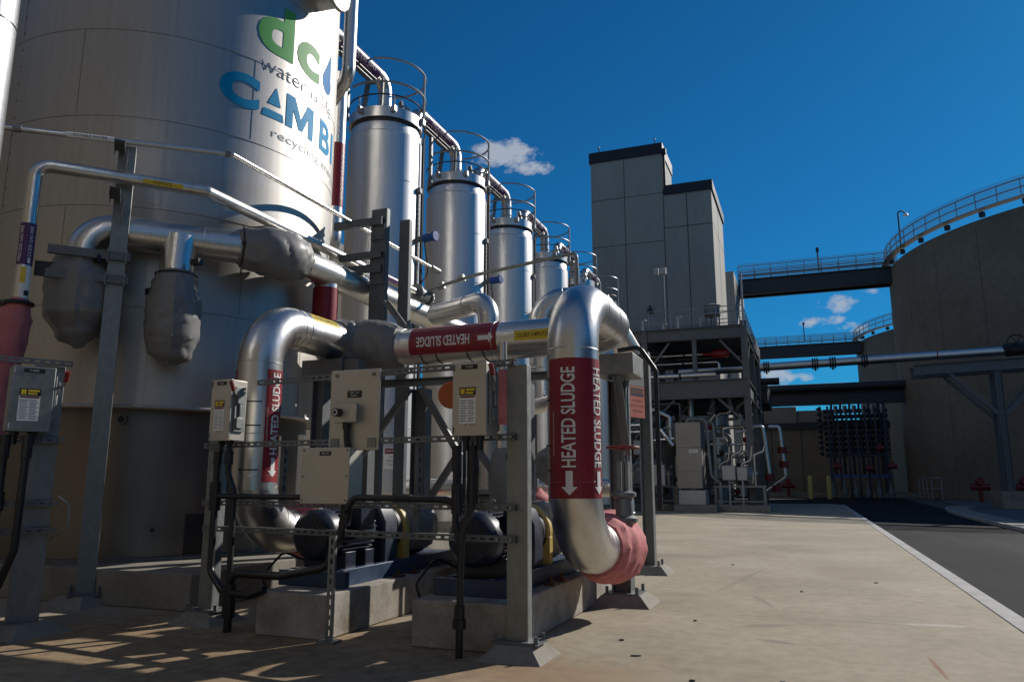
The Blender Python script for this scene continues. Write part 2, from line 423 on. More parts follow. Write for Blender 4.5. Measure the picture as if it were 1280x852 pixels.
def blanket(pts, rad, seed, amp=.05, seg=48, rings=26, wr=9.):
    """lumpy fabric cover along a path, with folds"""
    pts = [V(p) for p in pts]; L = [0]
    for a, b in zip(pts, pts[1:]): L.append(L[-1] + (b - a).length)
    P, Q = [], []
    for i in range(rings + 1):
        t = L[-1] * i / rings; j = 0
        while j < len(L) - 2 and t > L[j + 1]: j += 1
        f = (t - L[j]) / (L[j + 1] - L[j]); f2 = f * f * (3 - 2 * f)
        P.append(pts[j].lerp(pts[j + 1], f)); Q.append(rad[j] * (1 - f2) + rad[j + 1] * f2)
    mb = MB(); mb.tube(P, Q, seg)
    for v in mb.bm.verts:
        c = min(P, key=lambda p: (p - v.co).length_squared); d = v.co - c
        if d.length < 1e-4: continue
        q = v.co * 2.3 + V((seed * 7.1, seed * 3.3, 0))
        k = noise.noise(q * .8) * .7 - max(0, .10 - abs(noise.noise(V((v.co.x * 3.2 + seed, v.co.y * 3.2, v.co.z * 1.4))))) * 5 + max(0, .08 - abs(noise.noise(V((v.co.x * 2.2, v.co.y * 2.2 + seed, v.co.z * 5 + v.co.x * 3))))) * 5 # + (abs(noise.noise(v.co * wr * .55 + V((seed, 0, seed)))) - .25) * 1.0 + noise.noise(V((v.co.x * wr, v.co.y * wr, v.co.z * 2 + seed))) * .35 + (.35 - abs(noise.noise(V((v.co.x * 5 + seed, v.co.y * 5, v.co.z * 11)))))  * .55
        v.co += d.normalized() * k * amp
    vs = list(mb.bm.verts)                        # raised sewn seams running along the cover
    for i in range(rings + 1):
        for k in (seg // 8, seg // 2, seg * 7 // 8):
            v = vs[i * seg + k]; c = P[i]; v.co += (v.co - c).normalized() * min(.014, rad[1] * .05)
    for i in (rings // 4, rings * 3 // 4):
        for k in range(seg): v = vs[i * seg + k]; v.co += (P[i] - v.co).normalized() * min(.009, rad[1] * .03)
    return mb
def strut(mb, p0, p1, n, w=.045, d=.045, pitch=.1):
    """slotted channel: web with real slots facing n, two flanges behind"""
    p0, p1 = V(p0), V(p1); ax = (p1 - p0).normalized(); n = V(n); n = (n - ax * n.dot(ax)).normalized(); x = ax.cross(n); t = .004
    for k in (-1, 1):
        o = x * k * w * .33; mb.bar(p0 + o, p1 + o, w * .34, t, n)
        o = x * k * (w / 2 - t / 2) - n * (d / 2); mb.bar(p0 + o, p1 + o, t, d - t, n)
        o = x * k * (w / 2 - .008) - n * (d - t / 2); mb.bar(p0 + o, p1 + o, .016, t, n)
    L = (p1 - p0).length; k = 0
    while k * pitch < L:
        a = p0 + ax * (k * pitch); b = p0 + ax * min(L, k * pitch + pitch * .45); mb.bar(a, b, w * .31, t * .9, n); k += 1
def footing(mb, x, y, s=.6, top=.36, h=.14):
    a, b = s / 2, top / 2
    lo = [mb.bm.verts.new((x + i * a, y + j * a, 0)) for i, j in ((-1, -1), (1, -1), (1, 1), (-1, 1))]
    hi = [mb.bm.verts.new((x + i * b, y + j * b, h)) for i, j in ((-1, -1), (1, -1), (1, 1), (-1, 1))]
    mb.face(lo[::-1]); mb.face(hi)
    for i in range(4): mb.face([lo[i], lo[(i + 1) % 4], hi[(i + 1) % 4], hi[i]])
# ------------------------------------------------------------------ setting
def sheet(name, pts, z, m, th=0):
    mb = MB()
    if th: mb.prism([(x, y, z - th) for x, y in pts], (0, 0, 0), (0, 0, th))
    else: mb.face([mb.bm.verts.new((x, y, z)) for x, y in pts])
    return tag(mb.build(name, m), kind='structure')
sheet('ground', [(-900, -600), (900, -600), (900, 1400), (-900, 1400)], -.17, 'farground')
sheet('road', [(2.3, -60), (7.0, -60), (7.0, 40), (8.4, 62), (9.5, 95), (-30, 95), (-30, 62.1), (2.3, 62.1)], -.155, 'asphalt')
sheet('concrete_apron', [(-45, -60), (2.05, -60), (2.05, 60), (.6, 62), (-45, 62)], 0, 'apron', .16)
mb = MB()
pe = [(2.055, -60), (2.30, -60), (2.30, 60.1), (.9, 62.15), (.62, 61.99), (2.055, 60.05)]
mb.prism([(x, y, -.15) for x, y in pe], (0, 0, 0), (0, 0, .154)); tag(mb.build('apron_kerb', 'kerb', bevel=.015), kind='structure')
# right hand kerb, pavement strip and gravel
def strip(name, cl, w0, w1, z0, z1, m, bev=.02):
    mb = MB(); n = len(cl); L = []
    for i, p in enumerate(cl):
        a = V((*cl[max(0, i - 1)], 0)); b = V((*cl[min(n - 1, i + 1)], 0)); d = (b - a).normalized(); x = V((d.y, -d.x, 0)); c = V((*p, 0))
        L.append([mb.bm.verts.new(c + x * w + V((0, 0, z))) for w, z in ((w0, z0), (w0, z1), (w1, z1), (w1, z0))])
    for a, b in zip(L, L[1:]):
        for k in range(4): mb.face([a[k], b[k], b[(k + 1) % 4], a[(k + 1) % 4]])
    mb.face(L[0]); mb.face(L[-1][::-1])
    return tag(mb.build(name, m, bevel=bev), kind='structure')
kc = [(7.0, -60), (7.0, 36), (7.15, 45), (7.5, 52), (8.3, 58), (9.6, 61.5)]
strip('kerb', kc, 0, .12, -.17, .0, 'kerb')
strip('pavement', kc, .17, 1.25, -.17, -.02, 'conc')
sheet('gravel_bed', [(8.2, -60), (60, -60), (60, 88), (12, 88), (10.6, 70), (10.4, 61), (9.2, 57), (8.4, 50), (8.2, 40)], -.1, 'gravel', .05)
mb = MB(); mb.bb((-40, 95, -.17), (28, 99.5, .35)); tag(mb.build('raised_kerb', 'conc', bevel=.05), kind='structure')

# ------------------------------------------------------------------ big tank
TC = V((-11.22, 10.78, 0)); TR = 3.0; TZ = .46
tank = thing('storage_tank', 'wide brushed stainless tank printed with green and blue logos', 'tank', TC + V((0, 0, TZ)))
seams = [4.24, 5.81, 7.29, 8.78, 10.27, 11.75, 13.2]
mb = MB(); prof = [(TR - .34, 2.69), (TR, 2.69)]
for z in seams: prof += [(TR, z - .03), (TR + .004, z - .028), (TR + .004, z), (TR, z + .002)]
prof += [(TR, 14.2), (TR - .8, 14.9), (.3, 15.3)]
mb.lathe(TC, prof, 160, cap=False); shell = mb.build('insulation_shell', 'tank', tank, 25)
mb = MB()
for z in seams: mb.torus(TC + V((0, 0, z - .034)), (0, 0, 1), TR + .001, .003, 160, 6)
for i, z in enumerate([2.69] + seams[:-1]):
    for k in range(7):
        a = R(-150 + 51.4 * k + (25 if i % 2 else 0)); d = V((math.cos(a), math.sin(a), 0))
        mb.bar(TC + d * (TR + .002) + V((0, 0, z)), TC + d * (TR + .002) + V((0, 0, (seams + [0])[i] - .03)), .004, .003, d)
mb.build('panel_seam', 'seam', tank)
mb = MB()
for k in (1, 5):
    a = R(-150 + 51.4 * k + .5); d = V((math.cos(a), math.sin(a), 0))
    for j in range(36):
        z = 2.9 + j * .3; mb.cyl(TC + d * (TR - .005) + V((0, 0, z)), TC + d * (TR + .006) + V((0, 0, z)), .011, 6)
mb.build('rivet', 'dark', tank)
mb = MB(); mb.torus(TC + V((0, 0, 2.70)), (0, 0, 1), TR - .01, .035, 140, 8); mb.build('drip_edge', 'tank', tank)
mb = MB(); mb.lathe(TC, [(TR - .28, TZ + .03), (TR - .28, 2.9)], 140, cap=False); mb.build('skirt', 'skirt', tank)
mb = MB(); mb.lathe(TC, [(TR - .16, TZ + .004), (TR - .16, TZ + .04), (TR - .3, TZ + .05)], 140); mb.build('base_ring', 'galvdark', tank)
def tdir(deg): return V((math.cos(R(deg)), math.sin(R(deg)), 0))
# manway high on the shell, access opening and small fittings low down
d = tdir(3.5); mb = MB(); p = TC + V((0, 0, 10.85)) + d * (TR - .1)
mb.cyl(p, p + d * .5, .33, 40); mb.build('manway_neck', 'jacket', tank)
mb = MB(); mb.cyl(p + d * .5, p + d * .58, .42, 40); mb.build('manway_cover', 'tank', tank, bevel=.02)
d = tdir(-29); mb = MB(); f = cylmap(TC, (0, 0, 1), d, TR - .28); mb.patch(f, -.16, .16, TZ + .06, TZ + .66, .01, 8)
mb.build('access_opening', 'black', tank)
for zz, dg, rr in ((2.52, -53, .07), (.9, -42, .05)):
    d = tdir(dg); mb = MB(); p = TC + V((0, 0, zz)) + d * (TR - .3); mb.cyl(p, p + d * .14, rr, 20); mb.mi = 1; mb.cyl(p + d * .14, p + d * .145, rr * .7, 16)
    mb.build('nozzle', ['galvdark', 'black'], tank)
# printed words and marks
def tmap(): return cylmap(TC, (0, 0, 1), tdir(-2.6), TR)
fm = tmap()
def U(deg): return R(deg) * TR
mb = MB(); mb.text('d', 1, fm, U(-12.2), 9.54, w=.006, du=.05, bold=.035, fit=(U(14.5), 1.0)); mb.build('lettering', 'green', shell)
mb = MB(); mb.text('c', 1, fm, U(3.6), 9.36, w=.006, du=.05, bold=.035, fit=(U(13.5), .70)); mb.build('lettering', 'greenpale', shell)
mb = MB(); cu, cv, rr = U(17.0), 9.28, .22; P = []
for k in range(25):
    a = -PI * 1.18 + (PI * 1.36) * k / 24; P.append((cu + rr * math.cos(a), cv + rr * math.sin(a) * 1.02))
P.append((cu + .17, 9.98)); mb.poly2([(P, [tuple(range(len(P)))])], fm, .006, .05); mb.build('drop_emblem', 'bluedrop', shell)
mb = MB(); mb.text('water is life', .36, fm, U(2.2), 8.78, w=.006, du=.05, bold=-.004, fit=(U(40), .27)); mb.build('lettering', 'slate', shell)
def logo_piece(chars):
    mb = MB()
    for ch, u, w in chars: mb.text(ch, .8, fm, U(u), 8.13, w=.006, du=.05, bold=.045 if ch == 'C' else .02, fit=(U(w), .62))
    return mb
mb = logo_piece([('C', -24.2, 13.5), ('B', 17.5, 10), ('I', 26.5, 3)])
mu, mw = U(-6.8), U(14.6); mb.poly2([([(mu + x * mw, 7.82 + y * .62) for x, y in ((0, 0), (0, 1), (.27, 1), (.5, .42), (.73, 1), (1, 1), (1, 0), (.78, 0), (.78, .6), (.57, .08), (.43, .08), (.22, .6), (.22, 0))], [tuple(range(13))])], fm, .006, .05)
a0 = U(-12.0); mb.poly2([([(a0 + .04, 8.43), (a0 + .15, 8.08), (a0 - .13, 8.08)], [(0, 1, 2)])], fm, .006, .05)
mb.poly2([([(a0 - .2, 7.97), (a0 + .2, 7.97), (a0 + .23, 7.83), (a0 - .23, 7.83)], [(0, 1, 2, 3)])], fm, .006, .05); mb.build('lettering', 'bluelogo', shell)
mb = MB(); mb.text('recycling energy', .27, fm, U(10.8), 7.55, w=.006, du=.05, fit=(U(46), .2)); mb.build('lettering', 'palegrey', shell)
mb = MB(); mb.bb((-18, 7.85, 0), (-7.35, 16.2, TZ)); tag(mb.build('concrete_plinth', 'conc', bevel=.02), 'long low concrete plinth beneath the big logo tank', 'plinth')

# ------------------------------------------------------------------ reactor row
RX = -10.8; RR = 1.05
def make_reactor():
    t = thing('reactor_vessel', '', 'tank', (0, 0, 0))
    mb = MB(); pr = [(RR - .08, .35), (RR - .08, 1.3), (RR - .02, 1.32), (RR, 1.33)]
    for z in (3.0, 4.7, 6.4, 8.1, 9.8): pr += [(RR, z - .02), (RR + .006, z - .018), (RR + .006, z + .018), (RR, z + .02)]
    pr += [(RR, 11.15), (RR - .06, 11.2), (RR - .06, 11.42), (RR - .09, 11.5)]
    mb.lathe((0, 0, 0), pr, 72); mb.build('insulation_shell', 'reactor', t, 25)
    mb = MB(); mb.lathe((0, 0, 0), [(RR - .03, 11.56), (RR + .0, 11.56), (RR + .0, 11.86), (RR - .3, 11.9)], 72); mb.build('top_rim', 'jacket', t)
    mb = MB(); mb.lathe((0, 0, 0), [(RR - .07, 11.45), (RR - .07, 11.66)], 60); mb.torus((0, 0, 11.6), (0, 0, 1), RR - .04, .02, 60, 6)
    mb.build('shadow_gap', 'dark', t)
    mb = MB(); mb.cyl((0, 0, 0), (0, 0, .4), RR + .05, 48); mb.build('base_ring', 'conc', t)
    # guard rail: hoops, posts, ladder gap
    for z, rr, m, tk, b0, b1 in ((13.25, 1.13, 'railblue', .03, -80, 125), (12.55, 1.13, 'railblue', .034, -115, 95), (12.2, 1.06, 'dark', .022, -150, 60)):
        mb = MB(); mb.tube([tdir(b0 + (b1 - b0) * q / 40) * rr + V((0, 0, z)) for q in range(41)], tk, 8); mb.build('hoop_rail', m, t)
    for a, hz in ((12, 13.25), (-48, 12.2), (60, 12.55), (-100, 12.2), (92, 12.55)):
        d = tdir(a); mb = MB(); mb.cyl(d * 1.13 + V((0, 0, 11.75)), d * 1.13 + V((0, 0, hz)), .036 if a == 12 else .02, 8); mb.box(d * 1.1 + V((0, 0, 11.78)), (.12, .12, .16)); mb.build('rail_post', 'railblue', t)
    # lifting lugs on the lid
    for a in (-70, -120, -20, 20, 200):
        d = tdir(a); mb = MB(); mb.bar(d * .75 + V((0, 0, 11.85)), d * .62 + V((0, 0, 12.9 if a in (-70, -120) else 12.3)), .06, .14, d); mb.bolt(d * .86 + V((0, 0, 11.85)), .035, .25); mb.build('lug', 'galv', t)
    # vapour pipe: riser behind, over the top, down to the lid
    path = rounded([(0, -3.1, 8.2), (0, -3.1, 13.1), (0, -.1, 13.1), (0, -.1, 11.8)], .42, 14)
    mb = MB(); mb.tube(path, .2, 28)
    for yy in (-2.62, -.58): mb.torus((0, yy, 13.1), (0, 1, 0), .2, .012, 28, 6)
    mb.torus((0, -.1, 12.25), (0, 0, 1), .21, .02, 28, 6); vp = mb.build('vapour_pipe', 'jacket', t)
    mb = MB(); f = cylmap((0, -1.6, 13.1), (0, 1, 0), V((1, 0, .2)), .2); mb.patch(f, -.5, .5, -.95, .95, .004, 16)
    mb.mi = 1; mb.text('PROCESS GAS', .2, f, .12, 0, PI / 2, .008, .03, sx=1.1); mb.text('PROCESS GAS', .2, f, -.28, 0, -PI / 2, .008, .03, sx=1.1); mb.build('marker_band', ['purple', 'white'], vp)
    mb = MB(); mb.ibeam((0, -2.5, 12.78), (0, -.7, 12.78), .16, .16, .02); mb.bar((0, -2.0, 11.0), (0, -2.0, 12.7), .1, .1); mb.build('pipe_support', 'frame', t)
    # instrument tray with the blue level gauge
    d = tdir(6); s = V((0, 0, 1)).cross(d)
    mb = MB(); c = d * (RR + .05); strut(mb, c + V((0, 0, 6.0)), c + V((0, 0, 9.6)), d, .09, .05, .14); mb.box(c + V((0, 0, 9.66)), (.1, .16, .14), R(6)); mb.box(c + d * .05 + V((0, 0, 5.85)), (.14, .2, .5), R(6)); mb.build('cable_tray', 'galvdark', t)
    mb = MB(); c2 = c + s * .14 + d * .02; mb.cyl(c2 + V((0, 0, 1.3)), c2 + V((0, 0, 11.3)), .035, 10); mb.cyl(c2 + s * .1 + V((0, 0, 1.3)), c2 + s * .1 + V((0, 0, 11.3)), .02, 8)
    mb.tube(rounded([c2 + s * .1 + V((0, 0, 11.2)), c2 + s * .1 + V((0, 0, 12.4)), s * .4 + d * .9 + V((0, 0, 12.45))], .2), .02, 8); mb.build('conduit', 'dark', t)
    mb = MB(); g = c + V((0, 0, 8.25)) + d * .02; e = (d * .9 - s * .3).normalized()
    g = g + d * .15; mb.cyl(g, g + e * .34, .12, 20); mb.mi = 1; mb.cyl(g + e * .34, g + e * .42, .14, 20); mb.mi = 2; mb.cyl(g, g - e * .22 - d * .1, .08, 12); ga = mb.build('level_gauge', ['blue', 'blue', 'galvdark'], t, bevel=.01)
    mb = MB(); mb.tube(rounded([g - V((0, 0, .05)), g + V((0, 0, -.9)) + s * .35, g + V((0, 0, -1.5)) - s * .02 - d * .2], .3), .018, 6); mb.build('gauge_cable', 'dark', t)
    return t
reac0 = make_reactor()
rlab = ['slender reactor vessel standing directly behind the big logo tank', 'second slender reactor vessel back from the big logo tank', 'third slender reactor vessel back from the big logo tank', 'fourth slender reactor vessel back from the big logo tank', 'fifth reactor vessel back, nearly hidden behind the tall silver elbow', 'farthest reactor vessel, only its railing showing by the tower']
for i, Y in enumerate((17.9, 22.75, 27.6, 32.5, 37.4, 42.3)):
    if i == 0: reac0.location = (RX, Y, 0); ORG[reac0.name] = V((RX, Y, 0)); reac0['label'] = rlab[0]; reac0['group'] = 'row of slender reactor vessels'
    else: dup(reac0, (RX, Y, 0), rlab[i])

# ------------------------------------------------------------------ label helpers on pipes
def band(C, axis, ref, r, a0, a1, v0, v1, m='red', nu=40):
    f = cylmap(C, axis, ref, r); mb = MB(); mb.patch(f, R(a0) * r, R(a1) * r, v0, v1, .004, nu); mb.mi = 1
    return mb, f
def clips(mb, C, axis, ref, r, a0, a1, vs):
    f = cylmap(C, axis, ref, r)
    for v in vs: mb.patch(f, R(a0) * r, R(a1) * r, v - .008, v + .008, .007, 12)

# ------------------------------------------------------------------ right heated sludge pipe
PR = .285; ZP = 3.62
RXp, RYp = -2.35, 8.0
run = thing('insulated_pipe', 'silver clad pipe looping down to the pink jacket, fully visible red band', 'pipe', (RXp, RYp, 0))
mb = MB(); mb.cyl((RXp, RYp, 1.6), (RXp, RYp, 3.02), PR, 56); mb.build('riser', 'jacket', run)
elbow((RXp, RYp, 3.0), (RXp, RYp, ZP), (RXp, RYp + .7, ZP), .6, PR).build('elbow', 'jacket', run)
elbow((RXp, RYp, 1.7), (RXp, RYp, .86), (RXp, RYp + .95, .86), .75, PR, 6).build('elbow', 'jacket', run)
mb = MB(); mb.cyl((RXp, RYp + .6, ZP), (RXp, 9.6, ZP), PR, 56); mb.torus((RXp, 9.2, ZP), (0, 1, 0), PR + .001, .006, 48, 6); mb.build('straight', 'jacket', run)
elbow((RXp, 9.5, ZP), (RXp, 10.1, ZP), (RXp - .6, 10.1, ZP), .5, PR).build('elbow', 'jacket', run)
mb = MB(); mb.cyl((RXp - .55, 10.1, ZP), (-5.75, 10.1, ZP), PR - .01, 56)
for x in (-3.0, -4.1, -5.6): mb.torus((x, 10.1, ZP), (1, 0, 0), PR - .008, .006, 48, 6)
mb.build('straight', 'jacket', run)
# seam lip along the near elbow and riser
camd = V((2.35, -8, 0)).normalized()
mb, f = band((RXp, RYp, 0), (0, 0, 1), camd, PR + .001, -62, 118, 1.43, 2.91)
mb.text('HEATED SLUDGE', .205, f, R(-12) * PR, 2.28, PI / 2, .008, .02, bold=.004, fit=(1.06, .155)); mb.arrow(f, R(-11) * PR, 1.59, .25, .17, -PI / 2, .008, .02)
mb.text('HEATED SLUDGE', .205, f, R(62) * PR, 2.28, -PI / 2, .008, .02, bold=.004, fit=(1.06, .155)); mb.arrow(f, R(62) * PR, 1.59, .24, .16, -PI / 2, .008, .02)
mb.text('THIS PIPE MARKER IS ATTACHED WITH STRAPS', .022, f, R(-47) * PR, 2.1, PI / 2, .008, .02)
mb.build('marker_band', ['red', 'white'], run)
mb = MB(); clips(mb, (RXp, RYp, 0), (0, 0, 1), camd, PR, -90, -55, (1.72, 1.98, 2.47, 2.70)); mb.build('band_strap', 'black', run)
hd = V((0, -1, .18)).normalized()
mb, f = band((0, 10.1, ZP), (1, 0, 0), V((0, -1, 0)), PR - .009, -128, 37, -5.42, -4.02)
# u runs downward here (axis x, ref -y): u>0 is up when side = axis x ref
mb.text('HEATED SLUDGE', .19, f, R(-2) * PR, -4.86, -PI / 2, .008, .02, bold=.004, fit=(.86, .15))
mb.arrow(f, R(-2) * PR, -4.18, .24, .15, PI / 2, .008, .02)
mb.build('marker_band', ['red', 'white'], run)
mb, f = band((0, 10.1, ZP), (1, 0, 0), V((0, -1, 0)), PR - .009, -16, 14, -3.74, -3.18, 'yellow')
mb.text('10-007-S4PLP.D', .075, f, R(-1) * PR, -3.46, PI / 2, .008, .02, fit=(.46, .06)); mb.build('tag_label', ['yellow', 'black'], run)
mb = MB()
for x in (-5.25, -5.0, -4.5, -4.25): mb.patch(cylmap((0, 10.1, ZP), (1, 0, 0), V((0, -1, 0)), PR - .009), R(37) * PR, R(95) * PR, x - .008, x + .008, .007, 10)
mb.build('band_strap', 'black', run)
blanket([(RXp, 8.88, .84), (RXp, 9.02, .84), (RXp, 9.3, .82), (RXp, 9.62, .82), (RXp, 9.85, .82), (RXp, 9.95, .82)], [.31, .37, .42, .44, .38, .24], 3, .035).build('insulation_blanket', 'pink', run)

# ------------------------------------------------------------------ left heated sludge pipe
LX, LY = -6.6, 8.0; ZL = 3.70
run = thing('insulated_pipe', 'silver clad pipe rising beside the logo tank, red band half hidden', 'pipe', (LX, LY, 0))
mb = MB(); mb.cyl((LX, LY, 1.5), (LX, LY, 3.12), PR, 56); mb.torus((LX, LY, 2.2), (0, 0, 1), PR + .001, .005, 48, 6); mb.build('riser', 'jacket', run)
elbow((LX, LY, 3.1), (LX, LY, ZL), (LX, LY + .7, ZL), .6, PR, 6).build('elbow', 'jacket', run)
elbow((LX, LY, 1.7), (LX, LY, .95), (LX, LY + .95, .95), .75, PR, 6).build('elbow', 'jacket', run)
mb = MB(); mb.cyl((LX, LY + .6, ZL), (LX, 9.8, ZL), PR, 56); mb.torus((LX, 8.72, ZL), (0, 1, 0), PR + .001, .006, 48, 6); mb.build('straight', 'jacket', run)
blanket([(LX, 9.62, ZL), (LX, 9.75, ZL), (LX + .05, 10.05, ZL - .02), (LX + .4, 10.12, ZL - .03), (-5.85, 10.1, ZP), (-5.68, 10.1, ZP)], [.30, .37, .42, .43, .40, .31], 5, .05, rings=34).build('insulation_blanket', 'blanket', run)
cd = V((6.6, -8, 0)).normalized()
mb, f = band((LX, LY, 0), (0, 0, 1), cd, PR + .001, 20, 288, 1.60, 3.02, nu=60)
mb.text('HEATED SLUDGE', .205, f, R(50) * PR, 2.46, PI / 2, .008, .02, bold=.004, fit=(1.04, .14)); mb.arrow(f, R(50) * PR, 1.78, .24, .16, -PI / 2, .008, .02)
mb.text('THIS PIPE MARKER IS ATTACHED WITH STRAPS', .022, f, R(26) * PR, 2.3, PI / 2, .008, .02)
mb.build('marker_band', ['red', 'white'], run)
mb = MB(); clips(mb, (LX, LY, 0), (0, 0, 1), cd, PR, -40, 10, (1.75, 2.3, 2.6)); mb.build('band_strap', 'black', run)
mb, f = band((LX, 9.0, ZL), (0, 1, 0), V((1, 0, .9)), PR + .001, -16, 16, -.22, .42, 'yellow')
mb.text('10-002-S4PLP.D', .08, f, 0, .1, PI / 2, .008, .02, fit=(.54, .065)); mb.build('tag_label', ['yellow', 'black'], run)
blanket([(LX, 8.85, .95), (LX, 9.0, .97), (LX, 9.4, .99), (LX + .02, 9.8, 1.0), (LX, 9.95, 1.0)], [.31, .38, .42, .38, .2], 8, .04).build('insulation_blanket', 'pink', run)

# ------------------------------------------------------------------ upper pipes that skirt the tank at 45 degrees then run back
dd = V((.667, .745, 0)); nn = V((.745, -.667, 0))
def online(s, n, z): return TC + nn * n + dd * s + V((0, 0, z))
def tobend(n, X):  # parameter s where the 45 degree line meets X
    b = TC + nn * n; return (X - b.x) / dd.x
ZB = 5.24
xb = -7.78; sb = tobend(3.30, xb); A0 = online(-1.2, 3.30, ZB); B0 = online(sb, 3.30, ZB); C0 = V((xb, 17.4, ZB))
run = thing('insulated_pipe', 'wide silver header pipe skirting the big tank with hanging grey blankets', 'pipe', (A0.x, A0.y, 0))
mb = MB(); mb.cyl(online(-.7, 3.30, ZB), B0 - dd * .45, .25, 48)
for s_ in (.35, 1.2): mb.torus(online(s_, 3.30, ZB), dd, .251, .006, 40, 6)
mb.build('straight', 'jacket', run)
mb = MB(); mb.cyl(B0 + V((0, .4, 0)), C0, .25, 48)
for y in (12.2, 13.9, 15.6): mb.torus((xb, y, ZB), (0, 1, 0), .251, .008, 40, 6)
mb.build('straight', 'jacket', run)
e0 = online(-.65, 3.30, ZB); e1 = online(-1.22, 3.30, ZB); e2 = e1 - V((0, 0, .55))
elbow(e0, e1, e2, .42, .25, 5).build('elbow', 'jacket', run)
tb = online(.02, 3.36, ZB)
mb = MB(); mb.tube([tb, tb + V((.03, -.05, -.62))], [.25, .235], 40); mb.torus(tb + V((.03, -.05, -.58)), (0, 0, 1), .24, .012, 40, 6); mb.build('tee_branch', 'jacket', run)
blanket([e2 + V((0, 0, .16)), e2 + V((0, 0, .06)), e2 - V((0, 0, .28)), e2 - V((0, 0, .75)), e2 + V((.03, 0, -1.05)), e2 + V((.06, 0, -1.22))], [.25, .36, .46, .44, .26, .06], 11, .05, rings=34).build('insulation_blanket', 'blanket', run)
t2 = tb + V((.05, -.06, -.55))
blanket([t2, t2 - V((0, 0, .14)), t2 - V((0, 0, .5)), t2 + V((0, .02, -.95)), t2 + V((-.02, .02, -1.25)), t2 + V((-.04, .02, -1.4))], [.25, .31, .38, .38, .31, .12], 15, .05, rings=36).build('insulation_blanket', 'blanket', run)
cords(run, [(e2 + V((0, 0, .10)), V((0, 0, 1)), .30), (t2 - V((0, 0, .05)), V((0, 0, 1)), .29), (B0 - dd * .55, dd, .30), (B0 + V((0, .56, 0)), V((0, 1, 0)), .31)], 0)
mb = MB(); mb.box(t2 + V((.42, -.05, .1)), (.16, .1, .08)); mb.box(t2 + V((-.36, -.1, -.3)), (.1, .14, .1)); mb.box(e2 + V((.42, -.1, .0)), (.1, .1, .1)); mb.build('buckle', 'black', run)
blanket([B0 - dd * .62, B0 - dd * .48, B0 - dd * .15, B0 + V((0, .2, 0)), B0 + V((0, .5, 0)), B0 + V((0, .62, 0))], [.25, .34, .40, .41, .36, .26], 21, .045, rings=32).build('insulation_blanket', 'blanket', run)

def skirtpipe(name, label, n, z, X, s0, yend, r, drop=None, bands=(), z0=None):
    s1 = tobend(n, X); p0 = online(s0, n, z0 or z); p1 = online(s1, n, z)
    t = thing(name, label, 'pipe', (p0.x, p0.y, 0))
    pts = ([V((p0.x, p0.y, drop))] if drop else []) + [p0, p1, V((X, yend, z))]
    mb = MB(); mb.tube(rounded(pts, [.2, .05] if drop else [.05], 12), r, 24)
    for q in bands: mb.torus(q[0], q[1], r, r * .09, 24, 6)
    mb.build('straight', 'jacket', t); return t, p0, p1
t, p0, p1 = skirtpipe('insulated_pipe', 'slim silver pipe with purple band bending down behind the sideways switch box', 3.80, 5.90, -8.18, -1.88, 15.9, .092, 3.9)
mb, f = band((p0.x, p0.y, 0), (0, 0, 1), V((9.6, -6.8, 0)), .093, -75, 75, 4.45, 5.03, 'purple', 16)
mb.text('PROCESS GAS PIPE', .06, f, R(30) * .09, 4.74, PI / 2, .007, .01); mb.text('PROCESS GAS PIPE', .06, f, R(-42) * .09, 4.74, PI / 2, .007, .01)
mb.arrow(f, R(30) * .09, 4.5, .07, .05, -PI / 2, .007, .01); mb.build('marker_band', ['purple', 'white'], t)
mb, f = band((p0.x, p0.y, 0), (0, 0, 1), V((9.6, -6.8, 0)), .093, -20, 70, 4.0, 4.43, 'white', 16)
mb.patch(f, R(-18) * .09, R(18) * .09, 4.2, 4.41, .008, 6); mb.mi = 2; mb.patch(f, R(20) * .09, R(60) * .09, 4.03, 4.1, .008, 6); mb.build('tag_label', ['white', 'yellow', 'black'], t)
mb, f = band((-8.18, 13.5, 5.9), (0, 1, 0), V((1, 0, .1)), .093, -80, 60, -.7, .7, 'purple', 16)
mb.text('PROCESS GAS PIPE', .07, f, 0, 0, PI / 2, .007, .02); mb.build('marker_band', ['purple', 'white'], t)
mb = MB(); mb.cyl((-8.18, 15.2, 5.9), (-8.18, 15.6, 5.9), .16, 24); mb.cyl((-8.18, 15.1, 5.9), (-8.18, 15.16, 5.9), .2, 20); mb.cyl((-8.18, 15.62, 5.9), (-8.18, 15.68, 5.9), .2, 20); mb.build('coupling', 'galvdark', t)
mb, f = band(p0.lerp(p1, .72), dd, V((.7, -.7, -.25)), .093, -20, 20, -.25, .28, 'yellow', 8)
mb.text('10-073 PG', .06, f, 0, 0, PI / 2, .007, .02); mb.build('tag_label', ['yellow', 'black'], t)
q0 = V((p0.x - .02, p0.y, 4.0))
tb_ = thing('insulation_jacket', 'faded red fabric jacket gathered round the slim purple banded pipe', 'jacket', (q0.x, q0.y, 0))
blanket([q0, q0 - V((0, 0, .1)), q0 - V((.06, 0, .26)), q0 - V((.16, 0, .6)), q0 - V((.2, 0, 1.1)), q0 - V((.25, 0, 2.4))], [.10, .14, .21, .24, .17, .15], 31, .03, rings=40).build('fabric', 'pink', tb_)
mb = MB(); mb.torus(q0 - V((0, 0, .07)), (0, 0, 1), .16, .03, 24, 8); mb.box(q0 + V((-.15, -.12, -.12)), (.22, .05, .16)); mb.build('strap', 'black', tb_)

